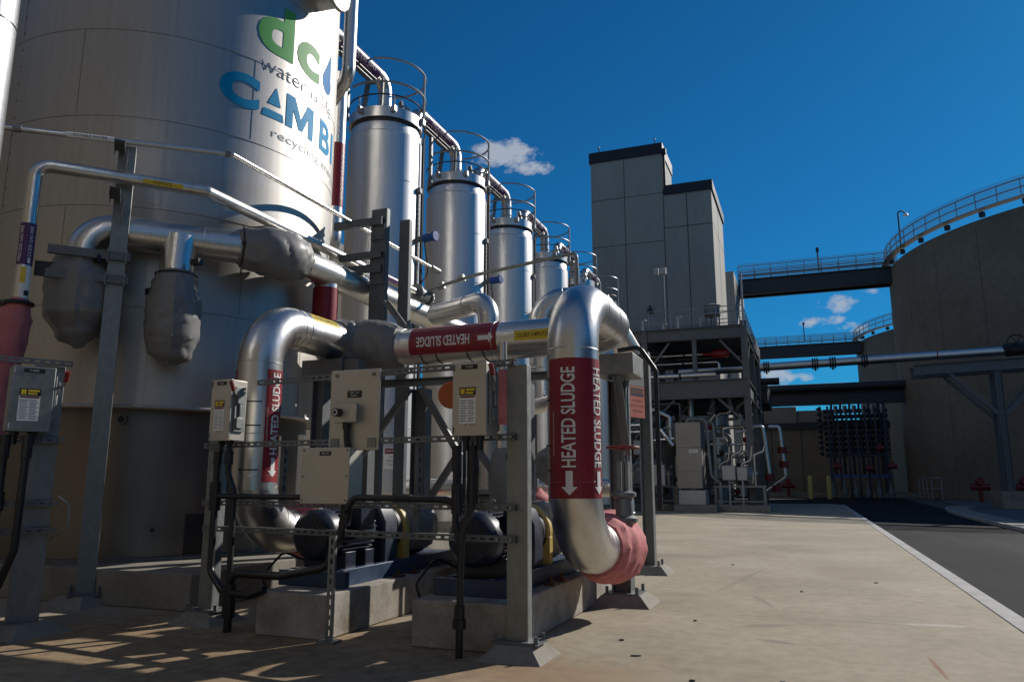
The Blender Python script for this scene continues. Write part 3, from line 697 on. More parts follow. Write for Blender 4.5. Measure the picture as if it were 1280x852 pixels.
t, p0, p1 = skirtpipe('water_pipe', 'thin grey pipe highest of the lines crossing the big tank', 3.75, 6.58, -8.0, -4.4, 15.6, .04, z0=6.22)
mb = MB()
for s_ in (-2.36, ): mb.cyl(p0.lerp(p1, .435), p0.lerp(p1, .455), .055, 14)
mb.cyl(p1 - dd * .1, p1 - dd * .02, .055, 14); mb.cyl((-8.0, 15.5, 6.58), (-8.0, 15.9, 6.58), .075, 14); mb.build('fitting', 'galv', t)
mb, f = band(p0.lerp(p1, .62), (p1 - p0).normalized(), V((.7, -.7, 0)), .041, -60, 60, -.3, .3, 'white', 8)
mb.text('POTABLE WATER', .055, f, 0, 0, PI / 2, .007, .01); mb.build('marker_band', ['white', 'black'], t)
# handrail-like pipe that carries on to the right and drops
t = thing('water_pipe', 'thin grey pipe running level in front of the reactors then dropping', 'pipe', (-7.4, 15.9, 0))
mb = MB(); mb.tube(rounded([(-8.3, 15.9, 6.15), (-7.0, 15.75, 6.35), (-4.35, 15.2, 6.45), (-4.35, 15.2, 5.75), (-4.75, 15.2, 5.0)], .12), .04, 12)
mb.build('straight', 'galv', t); mb = MB()
for p in ((-7.9, 15.85, 6.2), (-7.35, 15.8, 6.32)): mb.cyl((p[0] - .08, p[1], p[2] - .02), (p[0] + .08, p[1], p[2] + .02), .085, 12)
mb.cyl((-4.35, 15.2, 5.8), (-4.35, 15.2, 6.1), .055, 12); mb.build('fitting', 'galv', t)

# big post carrying these pipes
pp = TC + nn * 3.62 + dd * (-.32); pp = V((-9.1, 7.82, 0))
post = thing('pipe_support_post', 'tall galvanised post in front of the big tank holding the upper pipes', 'post', pp)
mb = MB(); mb.ibeam(pp + V((0, 0, .1)), pp + V((0, 0, 6.45)), .23, .22, .016, nn); mb.build('column', 'galv', post, bevel=.004)
mb = MB(); footing(mb, pp.x, pp.y, .75, .42, .13); mb.build('footing', 'conc', post)
mb = MB(); mb.box(pp + V((0, 0, .145)), (.4, .4, .025), math.atan2(dd.y, dd.x))
for i in (-1, 1):
    for j in (-1, 1): mb.bolt(pp + dd * (.17 * i) + nn * (.17 * j) + V((0, 0, .15)), .018, .09)
mb.build('base_plate', 'galvdark', post)
for zz, n0 in ((6.36, .52), (5.62, .62)):
    mb = MB(); mb.channel(pp + V((0, 0, zz)) - dd * .1 + nn * .1, pp + V((0, 0, zz)) - dd * .1 + nn * n0, .14, .07, .01, (0, 0, 1))
    mb.prism([pp + V((0, 0, zz - .38)) + nn * .14, pp + V((0, 0, zz - .08)) + nn * .14, pp + V((0, 0, zz - .08)) + nn * n0 * .9], (0, 0, 0), dd * .012); mb.build('bracket', 'galvdark', post)
for zz in (4.42, 4.76):
    mb = MB(); c0 = pp + nn * .17 - dd * .85 + V((0, 0, zz)); mb.channel(c0, pp + nn * .17 + dd * .17 + V((0, 0, zz)), .12, .08, .01, nn); mb.build('crossbar', 'frame', post)
mb = MB()
for zz in (4.42, 4.76):
    for a in (-.12, .12):
        c = pp + nn * .18 + dd * a + V((0, 0, zz)); mb.cyl(c - V((0, 0, .1)), c + V((0, 0, .1)), .012, 8); mb.cyl(c + V((0, 0, .05)) - dd * .001, c + V((0, 0, .05)) + nn * .03, .02, 6)
mb.build('u_bolt', 'galv', post)
mb = MB(); mb.channel(pp - nn * .05 + V((0, 0, 4.0)) - dd * 1.0 + V((0, 0, .52)), pp - nn * .05 + V((0, 0, 4.52)), .2, .08, .01, nn); mb.build('crossbar', 'dark', post)

# middle post with three arms
mp = V((-7.35, 12.05, 0))
post = thing('pipe_support_post', 'grey post with three cantilever arms in front of the first reactor', 'post', mp)
mb = MB(); mb.channel(mp + V((0, 0, .1)), mp + V((0, 0, 6.75)), .34, .12, .02, (0, -1, 0)); mb.build('column', 'galvdark', post, bevel=.004)
mb = MB(); mb.channel(mp + V((.36, .35, .1)), mp + V((.36, .35, 6.6)), .22, .12, .02, (0, -1, 0)); mb.build('column', 'frame', post, bevel=.004)
for zz, L, h in ((6.48, .95, .15), (5.82, .8, .13), (5.55, .95, .17)):
    mb = MB(); mb.channel(mp + V((.12, -.1, zz)), mp + V((-L, -.1, zz)), h, .09, .012, (0, -1, 0)); mb.build('arm', 'galvdark', post)
mb = MB(); mb.box(mp + V((0, -.02, 6.28)), (.3, .03, .3)); mb.box(mp + V((0, -.02, 5.5)), (.3, .03, .5))
for z in (6.2, 6.4, 5.4, 5.6):
    for x in (-.1, .1): mb.bolt(mp + V((x, -.05, z)), .02, .03, (0, -1, 0))
mb.build('splice_plate', 'galvdark', post)
mb = MB(); mb.bar(mp + V((.2, -.05, 4.9)), mp + V((.95, -.05, 3.95)), .06, .06); mb.bar(mp + V((.27, -.05, 4.9)), mp + V((1.02, -.05, 3.95)), .02, .06); mb.build('brace', 'galv', post)
mb = MB(); footing(mb, mp.x + .15, mp.y + .1, .8, .6, .12); mb.build('footing', 'conc', post)
# ------------------------------------------------------------------ front instrument rack
rack = thing('instrument_rack', 'galvanised slotted channel rack on two posts in front of both pumps', 'rack', (-4.7, 7.1, 0))
def rack_post(x, y, top, w=.31):
    mb = MB(); mb.channel((x, y - .06, .14), (x, y - .06, top), w, .12, .016, (0, -1, 0)); p = mb.build('post', 'galv', rack, bevel=.003)
    mb = MB(); footing(mb, x, y, .62, .34, .13); mb.build('footing', 'conc', rack)
    mb = MB(); mb.box((x, y, .145), (.36, .28, .02))
    for i in (-1, 1):
        for j in (-1, 1): mb.bolt((x + i * .2, y + j * .11, .14), .02, .07)
    mb.box((x, y, .138), (.46, .3, .012)); mb.build('base_plate', 'galvdark', rack)
rack_post(-2.62, 7.02, 2.74, .21); rack_post(-6.66, 7.42, 2.72, .20)
for z, x0, x1 in ((2.76, -6.05, -2.62), (2.03, -6.78, -2.62), (1.36, -6.75, -2.62), (1.065, -6.72, -2.62)):
    mb = MB(); y0 = 7.42 - .16 if x0 < -6.2 else 7.36
    strut(mb, (x0, 7.30, z), (x1, 6.90, z), (0, -1, 0), .062, .05)
    mb.build('slotted_rail', 'galvdark', rack)
for x, z0, z1 in ((-3.73, 1.25, 2.05), (-5.55, 1.36, 2.05)):
    y = 6.9 + (-2.62 - x) * .1 + .03
    mb = MB(); strut(mb, (x, y + .03, z0), (x, y + .03, z1), (1, -.6, 0), .06, .06); mb.build('upright_rail', 'galvdark', rack)
mb = MB()
for z in (2.76, 2.03, 1.36, 1.065):
    for x in (-2.66, -2.8): mb.bolt((x, 6.9, z), .018, .02, (0, -1, 0))
mb.build('bolt', 'galv', rack)
def sticker(mb, f, x, z, rows=9):
    mb.mi = 1; mb.patch(f, x - .1, x + .1, z - .25, z + .02, .002, 1)
    mb.mi = 2; mb.patch(f, x - .1, x + .1, z + .022, z + .10, .002, 1)
    mb.mi = 3; mb.patch(f, x - .085, x - .035, z + .035, z + .088, .003, 1); mb.patch(f, x - .02, x + .088, z + .065, z + .088, .003, 1)
    mb.patch(f, x - .02, x + .07, z + .035, z + .055, .003, 1)
    mb.mi = 4; mb.patch(f, x - .09, x + .09, z - .002, z + .016, .004, 1)
    mb.mi = 5
    for k in range(rows):
        mb.patch(f, x - .088, x - .088 + (.07 if k % 3 else .082), z - .035 - k * .024, z - .027 - k * .024, .003, 1)
        mb.patch(f, x + .006, x + .006 + (.08 if k % 2 else .066), z - .035 - k * .024, z - .027 - k * .024, .003, 1)
def switch_box(label, loc, rz, plate, group=None, m='box', sc_=1.):
    """lever disconnect: door faces -Y, lever on the right side"""
    t = thing('switch_box', label, 'electrical box', (0, 0, 0), group)
    mb = MB(); mb.bb((-.2, .0, 0), (.2, .24, .7)); mb.build('enclosure', m, t, bevel=.006)
    mb = MB(); mb.bb((-.205, -.022, -.005), (.205, -.002, .705)); mb.build('door', m, t, bevel=.006)
    f = plmap((0, -.0225, 0), (1, 0, 0), (0, 0, 1))
    mb = MB(); sticker(mb, f, -.02, .36); mb.mi = 0; mb.build('sticker', ['white', 'white', 'black', 'yellow', 'redpaint', 'slate'], t); mb = MB(); mb.mi = 2; mb.patch(f, -.1, .1, .635, .68, .002, 1); mb.mi = 1; mb.text(plate, .026, f, 0, .657, 0, .004, 0)
    mb.mi = 0; mb.build('nameplate', ['white', 'white', 'black', 'yellow', 'redpaint', 'slate'], t)
    mb = MB(); mb.bb((.206, .03, .1), (.235, .2, .62)); mb.bb((.236, .05, .14), (.262, .16, .26)); mb.bb((.236, .05, .42), (.27, .15, .56)); mb.cyl((.25, .1, .28), (.25, .1, .42), .018, 8); mb.build('operating_mechanism', 'galv', t, bevel=.004)
    mb = MB(); mb.tube(rounded([(.26, .06, .5), (.3, -.03, .53), (.3, -.09, .62)], .04), [.016] * 13, 8); mb.mi = 1; mb.cyl((.3, -.055, .56), (.3, -.11, .665), .027, 12); mb.build('lever', ['galv', 'redpaint'], t)
    mb = MB()
    for x, z in ((-.19, .05), (-.19, .65)): mb.cyl((x, -.03, z - .03), (x, -.03, z + .03), .008, 8)
    for x in (-.04, .02, .06): mb.cyl((x, -.022, .1), (x, -.026, .1), .008, 8)
    mb.build('hinge', 'galvdark', t)
    mb = MB()
    for x in (-.11, .06): mb.cyl((x, .12, -.14), (x, .12, 0), .035, 12); mb.cyl((x, .12, -.04), (x, .12, -.001), .05, 8)
    mb.build('conduit_hub', 'black', t)
    t.location = loc; t.rotation_euler.z = rz; t.scale = (sc_, 1, 1); return t
def ry(x): return 6.9 + (-2.62 - x) * .1        # front plane of the rack rails
bx = -3.0; switch_box('wide beige switch box with red lever beside the orange disc', (bx, ry(bx) - .25, 2.04), -.03, 'P-10025', 'lever switch boxes', sc_=.88)
bx = -6.3; switch_box('narrow beige switch box with red lever beside the half hidden red band', (bx, ry(bx) - .25, 2.07), -.03, 'P-10026', 'lever switch boxes', sc_=.72)
switch_box('grey switch box with red lever, turned sideways above the pink jacket', (-7.86, 5.84, 2.14), R(62), 'P-10027', 'lever switch boxes', 'galv')

# start stop panel and junction box
t = thing('push_button_panel', 'square beige backing plate with a small push button station', 'panel', (-4.52, ry(-4.5) - .02, 1.94))
mb = MB(); mb.bb((-4.83, 7.03, 1.93), (-4.21, 7.05, 2.80)); mb.build('backing_plate', 'box', t, bevel=.012)
f = plmap((-4.52, 7.029, 2.365), (1, 0, 0), (0, 0, 1))
mb = MB(); mb.patch(f, -.09, .09, .13, .205, .003, 1); mb.mi = 1; mb.text('M26 - 713', .028, f, 0, .182, 0, .005, 0); mb.text('PUMP 1', .028, f, 0, .15, 0, .005, 0); mb.build('nameplate', ['black', 'white'], t)
mb = MB(); mb.bb((-4.72, 6.96, 2.22), (-4.47, 7.027, 2.43)); mb.bb((-4.52, 6.93, 2.225), (-4.43, 6.958, 2.425)); mb.build('push_button_station', 'box', t, bevel=.008)
mb = MB(); mb.cyl((-4.66, 6.96, 2.33), (-4.66, 6.88, 2.33), .045, 20); mb.mi = 1; mb.cyl((-4.66, 6.88, 2.33), (-4.66, 6.874, 2.33), .032, 20); mb.mi = 0; mb.cyl((-4.66, 6.874, 2.33), (-4.66, 6.868, 2.33), .02, 16); mb.build('button', ['black', 'white'], t)
mb = MB()
for x in (-4.75, -4.29):
    for z in (2.01, 2.74): mb.bolt((x, 7.029, z), .022, .015, (0, -1, 0))
for x in (-4.75, -4.29): mb.box((x, 7.022, 2.01), (.1, .012, .1))
mb.build('bolt', 'galv', t)
mb = MB(); mb.tube(rounded([(-4.58, 6.99, 2.22), (-4.57, 6.98, 2.08), (-4.56, 7.0, 1.94)], .1), .032, 10); mb.cyl((-4.58, 6.99, 2.15), (-4.58, 6.99, 2.23), .042, 8); mb.build('conduit_whip', 'black', t)
t = thing('junction_box', 'plain beige junction box hanging just below the square push button panel', 'electrical box', (-4.76, 7.0, 1.38))
mb = MB(); mb.bb((-5.06, 6.92, 1.38), (-4.48, 7.18, 1.955)); mb.build('enclosure', 'box', t, bevel=.006)
mb = MB(); mb.bb((-5.07, 6.9, 1.372), (-4.47, 6.918, 1.96)); mb.build('cover', 'box', t, bevel=.008)
f = plmap((-4.77, 6.8995, 1.67), (1, 0, 0), (0, 0, 1)); mb = MB(); mb.patch(f, -.07, .07, .205, .25, .003, 1); mb.mi = 1; mb.text('M26-713', .026, f, 0, .227, 0, .005, 0); mb.build('nameplate', ['black', 'white'], t)
mb = MB()
for x in (-5.04, -4.5):
    for z in (1.41, 1.66, 1.93): mb.bolt((x, 6.9, z), .01, .008, (0, -1, 0))
mb.build('screw', 'galvdark', t)

# ------------------------------------------------------------------ black conduits
def conduit(label, runs, r=.032, fit=()):
    p = runs[0][0]; t = thing('conduit', label, 'conduit', p, None)
    mb = MB()
    for k, q in enumerate(runs): mb.tube(rounded(q, .12 if len(q) > 2 else .1, 8) if len(q) > 2 else q, r if not isinstance(r, tuple) else r[k], 12)
    mb.build('pipe', 'black', t)
    if fit:
        mb = MB()
        for a, b, rr in fit: mb.cyl(a, b, rr, 10)
        mb.build('fitting', 'black', t)
    return t
conduit('black conduits dropping from the wide beige switch box to the ground', [[(-3.2, 6.82, 1.95), (-3.2, 6.82, 1.2), (-3.13, 6.8, 1.0), (-3.13, 6.78, .0)], [(-3.03, 6.82, 1.95), (-3.03, 6.82, 1.35), (-3.12, 6.8, 1.15), (-3.13, 6.8, .9)], [(-3.2, 6.8, 1.4), (-3.3, 6.8, 1.43), (-4.0, 6.86, 1.44), (-4.4, 6.9, 1.44), (-4.5, 6.9, 1.3)]], .034,
        [((-3.2, 6.82, 1.7), (-3.2, 6.82, 1.95), .045), ((-3.03, 6.82, 1.7), (-3.03, 6.82, 1.95), .045), ((-3.13, 6.78, .28), (-3.13, 6.78, .46), .05), ((-3.13, 6.78, .26), (-3.13, 6.78, .34), .065), ((-3.18, 6.8, 1.3), (-3.18, 6.8, 1.58), .055), ((-3.9, 6.85, 1.44), (-3.7, 6.84, 1.44), .045)])
conduit('black looping conduits below the narrow beige switch box', [[(-6.38, 7.1, 1.95), (-6.38, 7.1, 1.25), (-6.36, 7.08, .62), (-6.1, 7.0, .42), (-5.7, 6.95, .40), (-5.5, 6.95, .47)], [(-6.22, 7.1, 1.95), (-6.22, 7.1, 1.7), (-6.1, 7.08, 1.5), (-6.08, 7.08, 0)], [(-6.35, 7.08, 1.44), (-6.1, 7.06, 1.44), (-5.08, 6.98, 1.44)], [(-6.0, 7.0, .0), (-6.0, 7.0, .55), (-5.9, 6.98, .62), (-5.3, 6.94, .62), (-4.75, 6.98, .72), (-4.66, 7.1, 1.1), (-4.6, 7.1, 1.36)]], (.04, .034, .032, .045),
        [((-6.38, 7.1, 1.28), (-6.38, 7.1, 1.6), .065), ((-6.38, 7.1, 1.8), (-6.38, 7.1, 1.95), .05), ((-6.22, 7.1, 1.8), (-6.22, 7.1, 1.95), .05), ((-6.0, 7.0, .15), (-6.0, 7.0, .5), .07), ((-4.62, 7.08, 1.15), (-4.6, 7.1, 1.36), .06)])
conduit('black conduits hanging under the sideways grey switch box', [[(-8.05, 5.74, 2.1), (-8.05, 5.74, 1.4), (-8.0, 5.7, 1.1), (-8.1, 5.6, .6), (-8.4, 5.5, .3)], [(-7.84, 5.84, 2.1), (-7.86, 5.84, .9), (-8.0, 5.8, .5), (-8.5, 5.7, .25)], [(-8.3, 5.9, 2.1), (-8.3, 5.9, 0.0)]], .04, [((-8.05, 5.74, 1.85), (-8.05, 5.74, 2.1), .055), ((-7.84, 5.84, 1.85), (-7.84, 5.84, 2.1), .055), ((-8.05, 5.74, 1.3), (-8.05, 5.74, 1.5), .06)])
# left end rack
lr = thing('instrument_rack', 'galvanised post with slotted rails holding the sideways switch box', 'rack', (-8.0, 6.15, 0))
mb = MB(); mb.channel((-7.98, 6.12, .12), (-7.98, 6.12, 2.9), .3, .16, .016, (.85, -.5, 0)); mb.build('post', 'galv', lr, bevel=.003)
mb = MB(); footing(mb, -8.0, 6.12, .7, .4, .12); mb.build('footing', 'conc', lr)
for z in (2.93, 2.06, 1.37, 1.08):
    mb = MB(); d = V((-.5, -.87, 0)); c = V((-7.86, 6.15, z)); strut(mb, c + d * 2.2, c - d * .12, (.87, -.5, 0), .06, .05); mb.build('slotted_rail', 'galvdark', lr)
mb = MB(); mb.tube(rounded([(-7.75, 6.2, 1.45), (-7.62, 6.25, 1.35), (-7.62, 6.25, 1.1), (-7.8, 6.2, 1.0)], .1), .012, 6); mb.build('cable', 'galv', lr)
# big vertical pipe at top left corner
t = thing('insulated_pipe', 'silver clad riser standing in front of the logo tank beside the sideways switch box', 'pipe', (-7.6, 4.6, 0))
mb = MB(); mb.cyl((-7.6, 4.6, 0), (-7.6, 4.6, 9), .34, 48); mb.torus((-7.6, 4.6, 6.2), (0, 0, 1), .342, .008, 48, 6); mb.build('straight', 'jacket', t)

# ------------------------------------------------------------------ pumps and plinths
def plinth(label, x0, x1, y0, y1, h, m='plinthc'):
    mb = MB(); mb.bb((x0, y0, 0), (x1, y1, h)); return tag(mb.build('pump_plinth', m, bevel=.018), label, 'plinth')
plinth('rust stained concrete plinth under the pump beside the big pink jacketed elbow', -3.78, -2.74, 7.05, 12.2, .45)
plinth('rust stained concrete plinth under the pump below the push button panel', -5.62, -4.72, 6.98, 12.4, .45)
def pump(label, cx, y0, zb):
    t = thing('pump', label, 'pump', (0, 0, 0), 'sludge pumps on concrete plinths')
    zc = zb + .56
    mb = MB(); mb.channel((-.36, 0.05, .08), (-.36, 3.2, .08), .2, .1, .015, (-1, 0, 0)); mb.channel((.36, .05, .08), (.36, 3.2, .08), .2, .1, .015, (1, 0, 0)); mb.bb((-.34, .05, .13), (.34, 3.2, .15)); mb.bb((-.44, -.05, 0), (.44, .05, .17)); mb.build('base_frame', 'bluesunlit', t, bevel=.006)
    # motor with cooling ribs and domed fan cowl
    mb = MB(); mb.lathe((0, 0, .56), [(.12, -.12), (.22, -.10), (.275, -.04), (.285, .0), (.285, .14)], 40, (0, 1, 0)); mb.build('fan_cowl', 'bluepump', t)
    mb = MB()
    for k in range(18):
        a = 2 * PI * k / 18; mb.bar((.04 * math.cos(a), -.125, .56 + .04 * math.sin(a)), (.2 * math.cos(a), -.11, .56 + .2 * math.sin(a)), .012, .012, (0, 1, 0))
    mb.build('fan_grille', 'dark', t)
    mb = MB(); mb.lathe((0, 0, .56), [(.2, .13), (.27, .16), (.27, .86), (.2, .9)], 48, (0, 1, 0))
    for k in range(30):
        a = 2 * PI * k / 30; c, s_ = math.cos(a), math.sin(a)
        mb.bar((.28 * c, .17, .56 + .28 * s_), (.28 * c, .84, .56 + .28 * s_), .01, .045, (c, 0, s_))
    mb.build('motor_body', 'bluepump', t)
    mb = MB(); mb.bb((-.28, .2, .15), (.28, .42, .36)); mb.bb((-.28, .62, .15), (.28, .82, .36)); mb.build('motor_foot', 'bluepump', t, bevel=.008)
    mb = MB(); mb.bb((.2, .3, .62), (.4, .62, .86)); mb.build('terminal_box', 'bluepump', t, bevel=.012)
    mb = MB(); mb.tube([(0, .5, .84), (0, .5, .93)], .03, 10); mb.torus((0, .5, .93), (0, 1, 0), .03, .01, 12, 6); mb.build('lifting_eye', 'galv', t)
    mb = MB(); mb.prism([(-.3, 1.02, .16), (.3, 1.02, .16), (.3, 1.02, .66), (.2, 1.02, .86), (-.2, 1.02, .86), (-.3, 1.02, .66)], (0, 0, 0), (0, .34, 0)); mb.build('coupling_guard', 'bluepump', t, bevel=.03)
    mb = MB(); mb.lathe((0, 0, .56), [(.3, 1.5), (.33, 1.52), (.33, 1.62), (.3, 1.64)], 40, (0, 1, 0)); mb.bb((-.33, 1.5, .15), (.33, 1.62, .5)); mb.build('belt_guard', 'ypaint', t, bevel=.006)
    mb = MB(); mb.lathe((0, 0, .56), [(.2, 1.36), (.29, 1.4), (.29, 1.5)], 40, (0, 1, 0)); mb.build('bearing_housing', 'dark', t)
    blanket([(0, 1.72, .54), (0, 1.82, .54), (0, 2.15, .54), (0, 2.45, .54), (0, 2.55, .54)], [.22, .36, .38, .33, .15], cx, .03).build('insulation_blanket', 'blanket', t)
    mb = MB(); mb.tube(rounded([(-.3, .4, .2), (-.5, .1, .35), (-.6, -.15, .1), (-.55, -.1, -.05)], .1), .014, 6); mb.build('cable', 'black', t)
    mb = MB()
    for y in (1.1, 1.5):
        mb.box((.47, y, .01), (.12, .14, .03)); mb.bolt((.47, y, .02), .022, .07)
    mb.build('anchor', 'rust', t)
    t.location = (cx, y0, zb); return t
pump('dark blue motor and pump beneath the push button panel, yellow guard showing', -5.27, 7.5, .452)
pump('dark blue motor and pump behind the galvanised post with sunlit edge', -3.28, 7.45, .452)
# slotted upright beside the left plinth
mb = MB(); strut(mb, (-4.66, 6.93, 0.02), (-4.66, 6.93, 1.05), (.3, -1, 0), .07, .06); mb.box((-4.66, 6.95, .01), (.2, .16, .02)); tag(mb.build('slotted_stand', 'galv'), 'short slotted galvanised upright at the corner of a pump plinth', 'stand')
# louvred cabinet between the plinths
t = thing('louvred_cabinet', 'low galvanised cabinet with louvres between the two pumps', 'cabinet', (-4.25, 10.2, 0))
mb = MB(); mb.bb((-4.64, 10.0, .12), (-3.92, 10.8, 1.42)); mb.build('enclosure', 'galvdark', t, bevel=.008)
mb = MB()
for k in range(26): mb.box((-4.1, 9.985, .25 + k * .044), (.28, .02, .022), Matrix.Rotation(.4, 3, 'X'))
for k in range(26): mb.box((-4.45, 9.985, .25 + k * .044), (.28, .02, .022), Matrix.Rotation(.4, 3, 'X'))
mb.build('louvre', 'boxwhite', t)
mb = MB(); mb.bb((-4.72, 9.9, 1.43), (-3.8, 10.9, 1.5)); mb.bb((-4.72, 9.96, .1), (-4.66, 10.0, 1.42)); mb.bb((-3.9, 9.96, .1), (-3.86, 10.0, 1.42)); mb.build('frame', 'galv', t, bevel=.005)

# ------------------------------------------------------------------ pipe saddle frames behind
t = thing('pipe_saddle_frame', 'galvanised column and saddle behind the fully visible red band', 'support', (-2.37, 10.55, 0))
mb = MB(); mb.ibeam((-2.42, 10.5, .12), (-2.42, 10.5, 3.0), .26, .26, .02, (1, 0, 0)); mb.build('column', 'galvdark', t, bevel=.004)
mb = MB(); mb.bb((-2.62, 9.9, 3.02), (-2.08, 10.6, 3.30)); mb.build('saddle', 'galv', t, bevel=.006)
mb = MB(); mb.prism([(-2.34, 9.85, 3.0), (-2.34, 10.36, 3.0), (-2.34, 10.36, 1.95)], (0, 0, 0), (.02, 0, 0)); mb.bar((-2.3, 9.9, 3.0), (-2.3, 10.36, 1.95), .12, .015, (0, -1, -.5)); mb.build('gusset', 'galvdark', t)
mb = MB(); footing(mb, -2.4, 10.5, .8, .5, .14); mb.build('footing', 'conc', t)
mb = MB(); mb.box((-2.4, 10.5, .145), (.46, .46, .02))
for i in (-1, 1):
    for j in (-1, 1): mb.bolt((-2.4 + i * .2, 10.5 + j * .2, .15), .022, .09)
mb.build('base_plate', 'galvdark', t)
t = thing('sign_post', 'galvanised post carrying the orange caution sign', 'post', (-2.75, 14.1, 0))
mb = MB(); mb.ibeam((-2.75, 14.1, .12), (-2.75, 14.1, 4.0), .2, .2, .02, (1, 0, 0)); mb.build('column', 'galvdark', t)
mb = MB(); footing(mb, -2.75, 14.1, .75, .45, .14); mb.build('footing', 'conc', t)
mb = MB()
for i in (-1, 1):
    for j in (-1, 1): mb.bolt((-2.75 + i * .18, 14.1 + j * .18, .14), .022, .09)
mb.build('anchor', 'galvdark', t)
f = plmap((-2.72, 13.2, 3.06), V((.35, .94, 0)), (0, 0, 1)); s_ = thing('warning_sign', 'orange and white caution sign seen edge on', 'sign', (-2.4, 13.2, 2.7))
mb = MB(); mb.patch(f, -.24, .24, -.36, .36, .006, 1); mb.patch(f, -.24, .24, .2, .36, .008, 1); mb.mi = 1; mb.patch(f, -.235, .235, -.355, .19, .009, 1)
mb.mi = 2; mb.patch(f, -.2, .2, .02, .16, .011, 1); mb.mi = 1; mb.text('CAUTION', .085, f, 0, .09, 0, .013, 0); mb.mi = 2
for k, w in enumerate(('HOT SURFACE', 'DO NOT TOUCH', 'KEEP CLEAR')): mb.text(w, .055, f, 0, -.06 - k * .09, 0, .013, 0)
mb.build('sign_plate', ['stucco', 'signorange', 'dark'], s_); mb = MB(); mb.bar((-2.73, 13.25, 3.35), (-2.74, 13.99, 3.35), .04, .03); mb.bar((-2.73, 13.25, 2.75), (-2.74, 13.99, 2.75), .04, .03); mb.build('bracket', 'galvdark', s_)
conduit('black conduit bending over the galvanised saddle column', [[(-2.5, 10.85, 3.5), (-2.2, 10.95, 3.55), (-1.98, 11.0, 3.2), (-1.98, 11.0, 1.2)]], .035)
# red hand wheel valve
t = thing('gate_valve', 'valve with red hand wheel above the big pink elbow jacket', 'valve', (-2.2, 9.3, 1.2))
mb = MB(); mb.torus((-2.12, 9.35, 2.02), (0, 0, 1), .19, .018, 32, 8)
for k in range(3): d = tdir(120 * k); mb.cyl(V((-2.12, 9.35, 2.02)), V((-2.12, 9.35, 2.02)) + d * .19, .012, 8)
mb.cyl((-2.12, 9.35, 1.99), (-2.12, 9.35, 2.05), .04, 12); mb.build('hand_wheel', 'redpaint', t)
mb = MB(); mb.cyl((-2.12, 9.35, 1.5), (-2.12, 9.35, 2.02), .022, 10); mb.bb((-2.19, 9.3, 1.45), (-2.15, 9.4, 1.85)); mb.bb((-2.09, 9.3, 1.45), (-2.05, 9.4, 1.85)); mb.build('yoke', 'galvdark', t)
mb = MB(); mb.lathe((-2.12, 9.35, 1.1), [(.12, 0), (.16, .03), (.16, .07), (.11, .1), (.1, .3), (.15, .33), (.15, .37), (.08, .4)], 24); mb.build('valve_body', 'galvdark', t)

# frame carrying the level heated pipe, far side
t = thing('pipe_saddle_frame', 'dark braced steel frame under the level heated sludge pipe', 'support', (-5.9, 11.0, 0))
for x in (-6.9, -5.85, -4.05):
    mb = MB(); mb.ibeam((x, 11.1, .1), (x, 11.1, 3.1), .22, .26, .018, (1, 0, 0)); mb.build('column', 'frame', t)
    mb = MB(); footing(mb, x, 11.1, .5, .34, .1); mb.build('footing', 'conc', t)
mb = MB(); mb.ibeam((-7.2, 10.95, 3.2), (-2.6, 10.95, 3.2), .12, .12, .014, (0, 0, 1)); mb.build('crossbeam', 'frame', t)
for a, b in (((-6.85, 2.0), (-5.95, 3.1)), ((-5.75, 3.1), (-5.05, 2.0)), ((-4.1, 1.2), (-5.1, 2.6)), ((-5.8, 1.0), (-5.1, 2.0))):
    mb = MB(); mb.channel((a[0], 10.85, a[1]), (b[0], 10.85, b[1]), .1, .07, .012, (0, -1, 0)); mb.build('brace', 'frame', t)
mb = MB(); mb.bb((-6.95, 9.35, 3.12), (-6.25, 9.75, 3.38)); mb.bar((-6.6, 9.5, 3.25), (-6.0, 9.5, 3.25), .2, .24); mb.build('saddle', 'galvdark', t, bevel=.006)
mb = MB(); mb.ibeam((-6.75, 9.6, .1), (-6.75, 9.6, 3.1), .2, .2, .018, (1, 0, 0)); mb.build('column', 'frame', t)
# tangle between pumps and reactors
t = thing('sleeved_riser', 'thin riser with faded red sleeve beside the wide beige switch box', 'pipe', (-3.4, 8.6, .9))
mb = MB(); mb.cyl((-3.42, 8.6, 1.0), (-3.42, 8.6, 3.3), .05, 14); mb.cyl((-3.42, 8.6, 1.98), (-3.42, 8.6, 2.2), .085, 20); mb.build('pipe', 'jacket', t)
blanket([(-3.42, 8.6, 2.28), (-3.42, 8.6, 2.4), (-3.42, 8.6, 2.6), (-3.42, 8.6, 2.88), (-3.42, 8.6, 2.96)], [.06, .105, .11, .1, .05], 41, .015, 24, 16).build('sleeve', 'pink', t)
blanket([(-3.42, 8.6, 2.0), (-3.42, 8.6, 1.92), (-3.42, 8.6, 1.7), (-3.42, 8.6, 1.3), (-3.42, 8.6, 1.1)], [.09, .14, .17, .15, .1], 42, .02, 24, 16).build('insulation_blanket', 'blanket', t)
mb = MB(); mb.box((-3.28, 8.5, 1.9), (.1, .05, .05)); mb.build('buckle', 'black', t)
mb = MB(); mb.cyl((-4.17, 8.7, 2.68), (-4.1, 8.62, 2.68), .17, 32); mb.cyl((-4.2, 8.74, 2.68), (-4.17, 8.7, 2.68), .1, 20); t = mb.build('orange_disc', 'orange'); tag(t, 'round orange disc peeking out behind the wide beige switch box', 'disc')
mb = MB()
for k in range(5): mb.cyl((-4.1 + k * .055, 8.85 + .01 * k, .5), (-4.1 + k * .055, 8.85 + .01 * k, 2.86), .022, 8)
tag(mb.build('cable_bundle', 'black'), 'bundle of black cables running up behind the orange disc', 'cables')
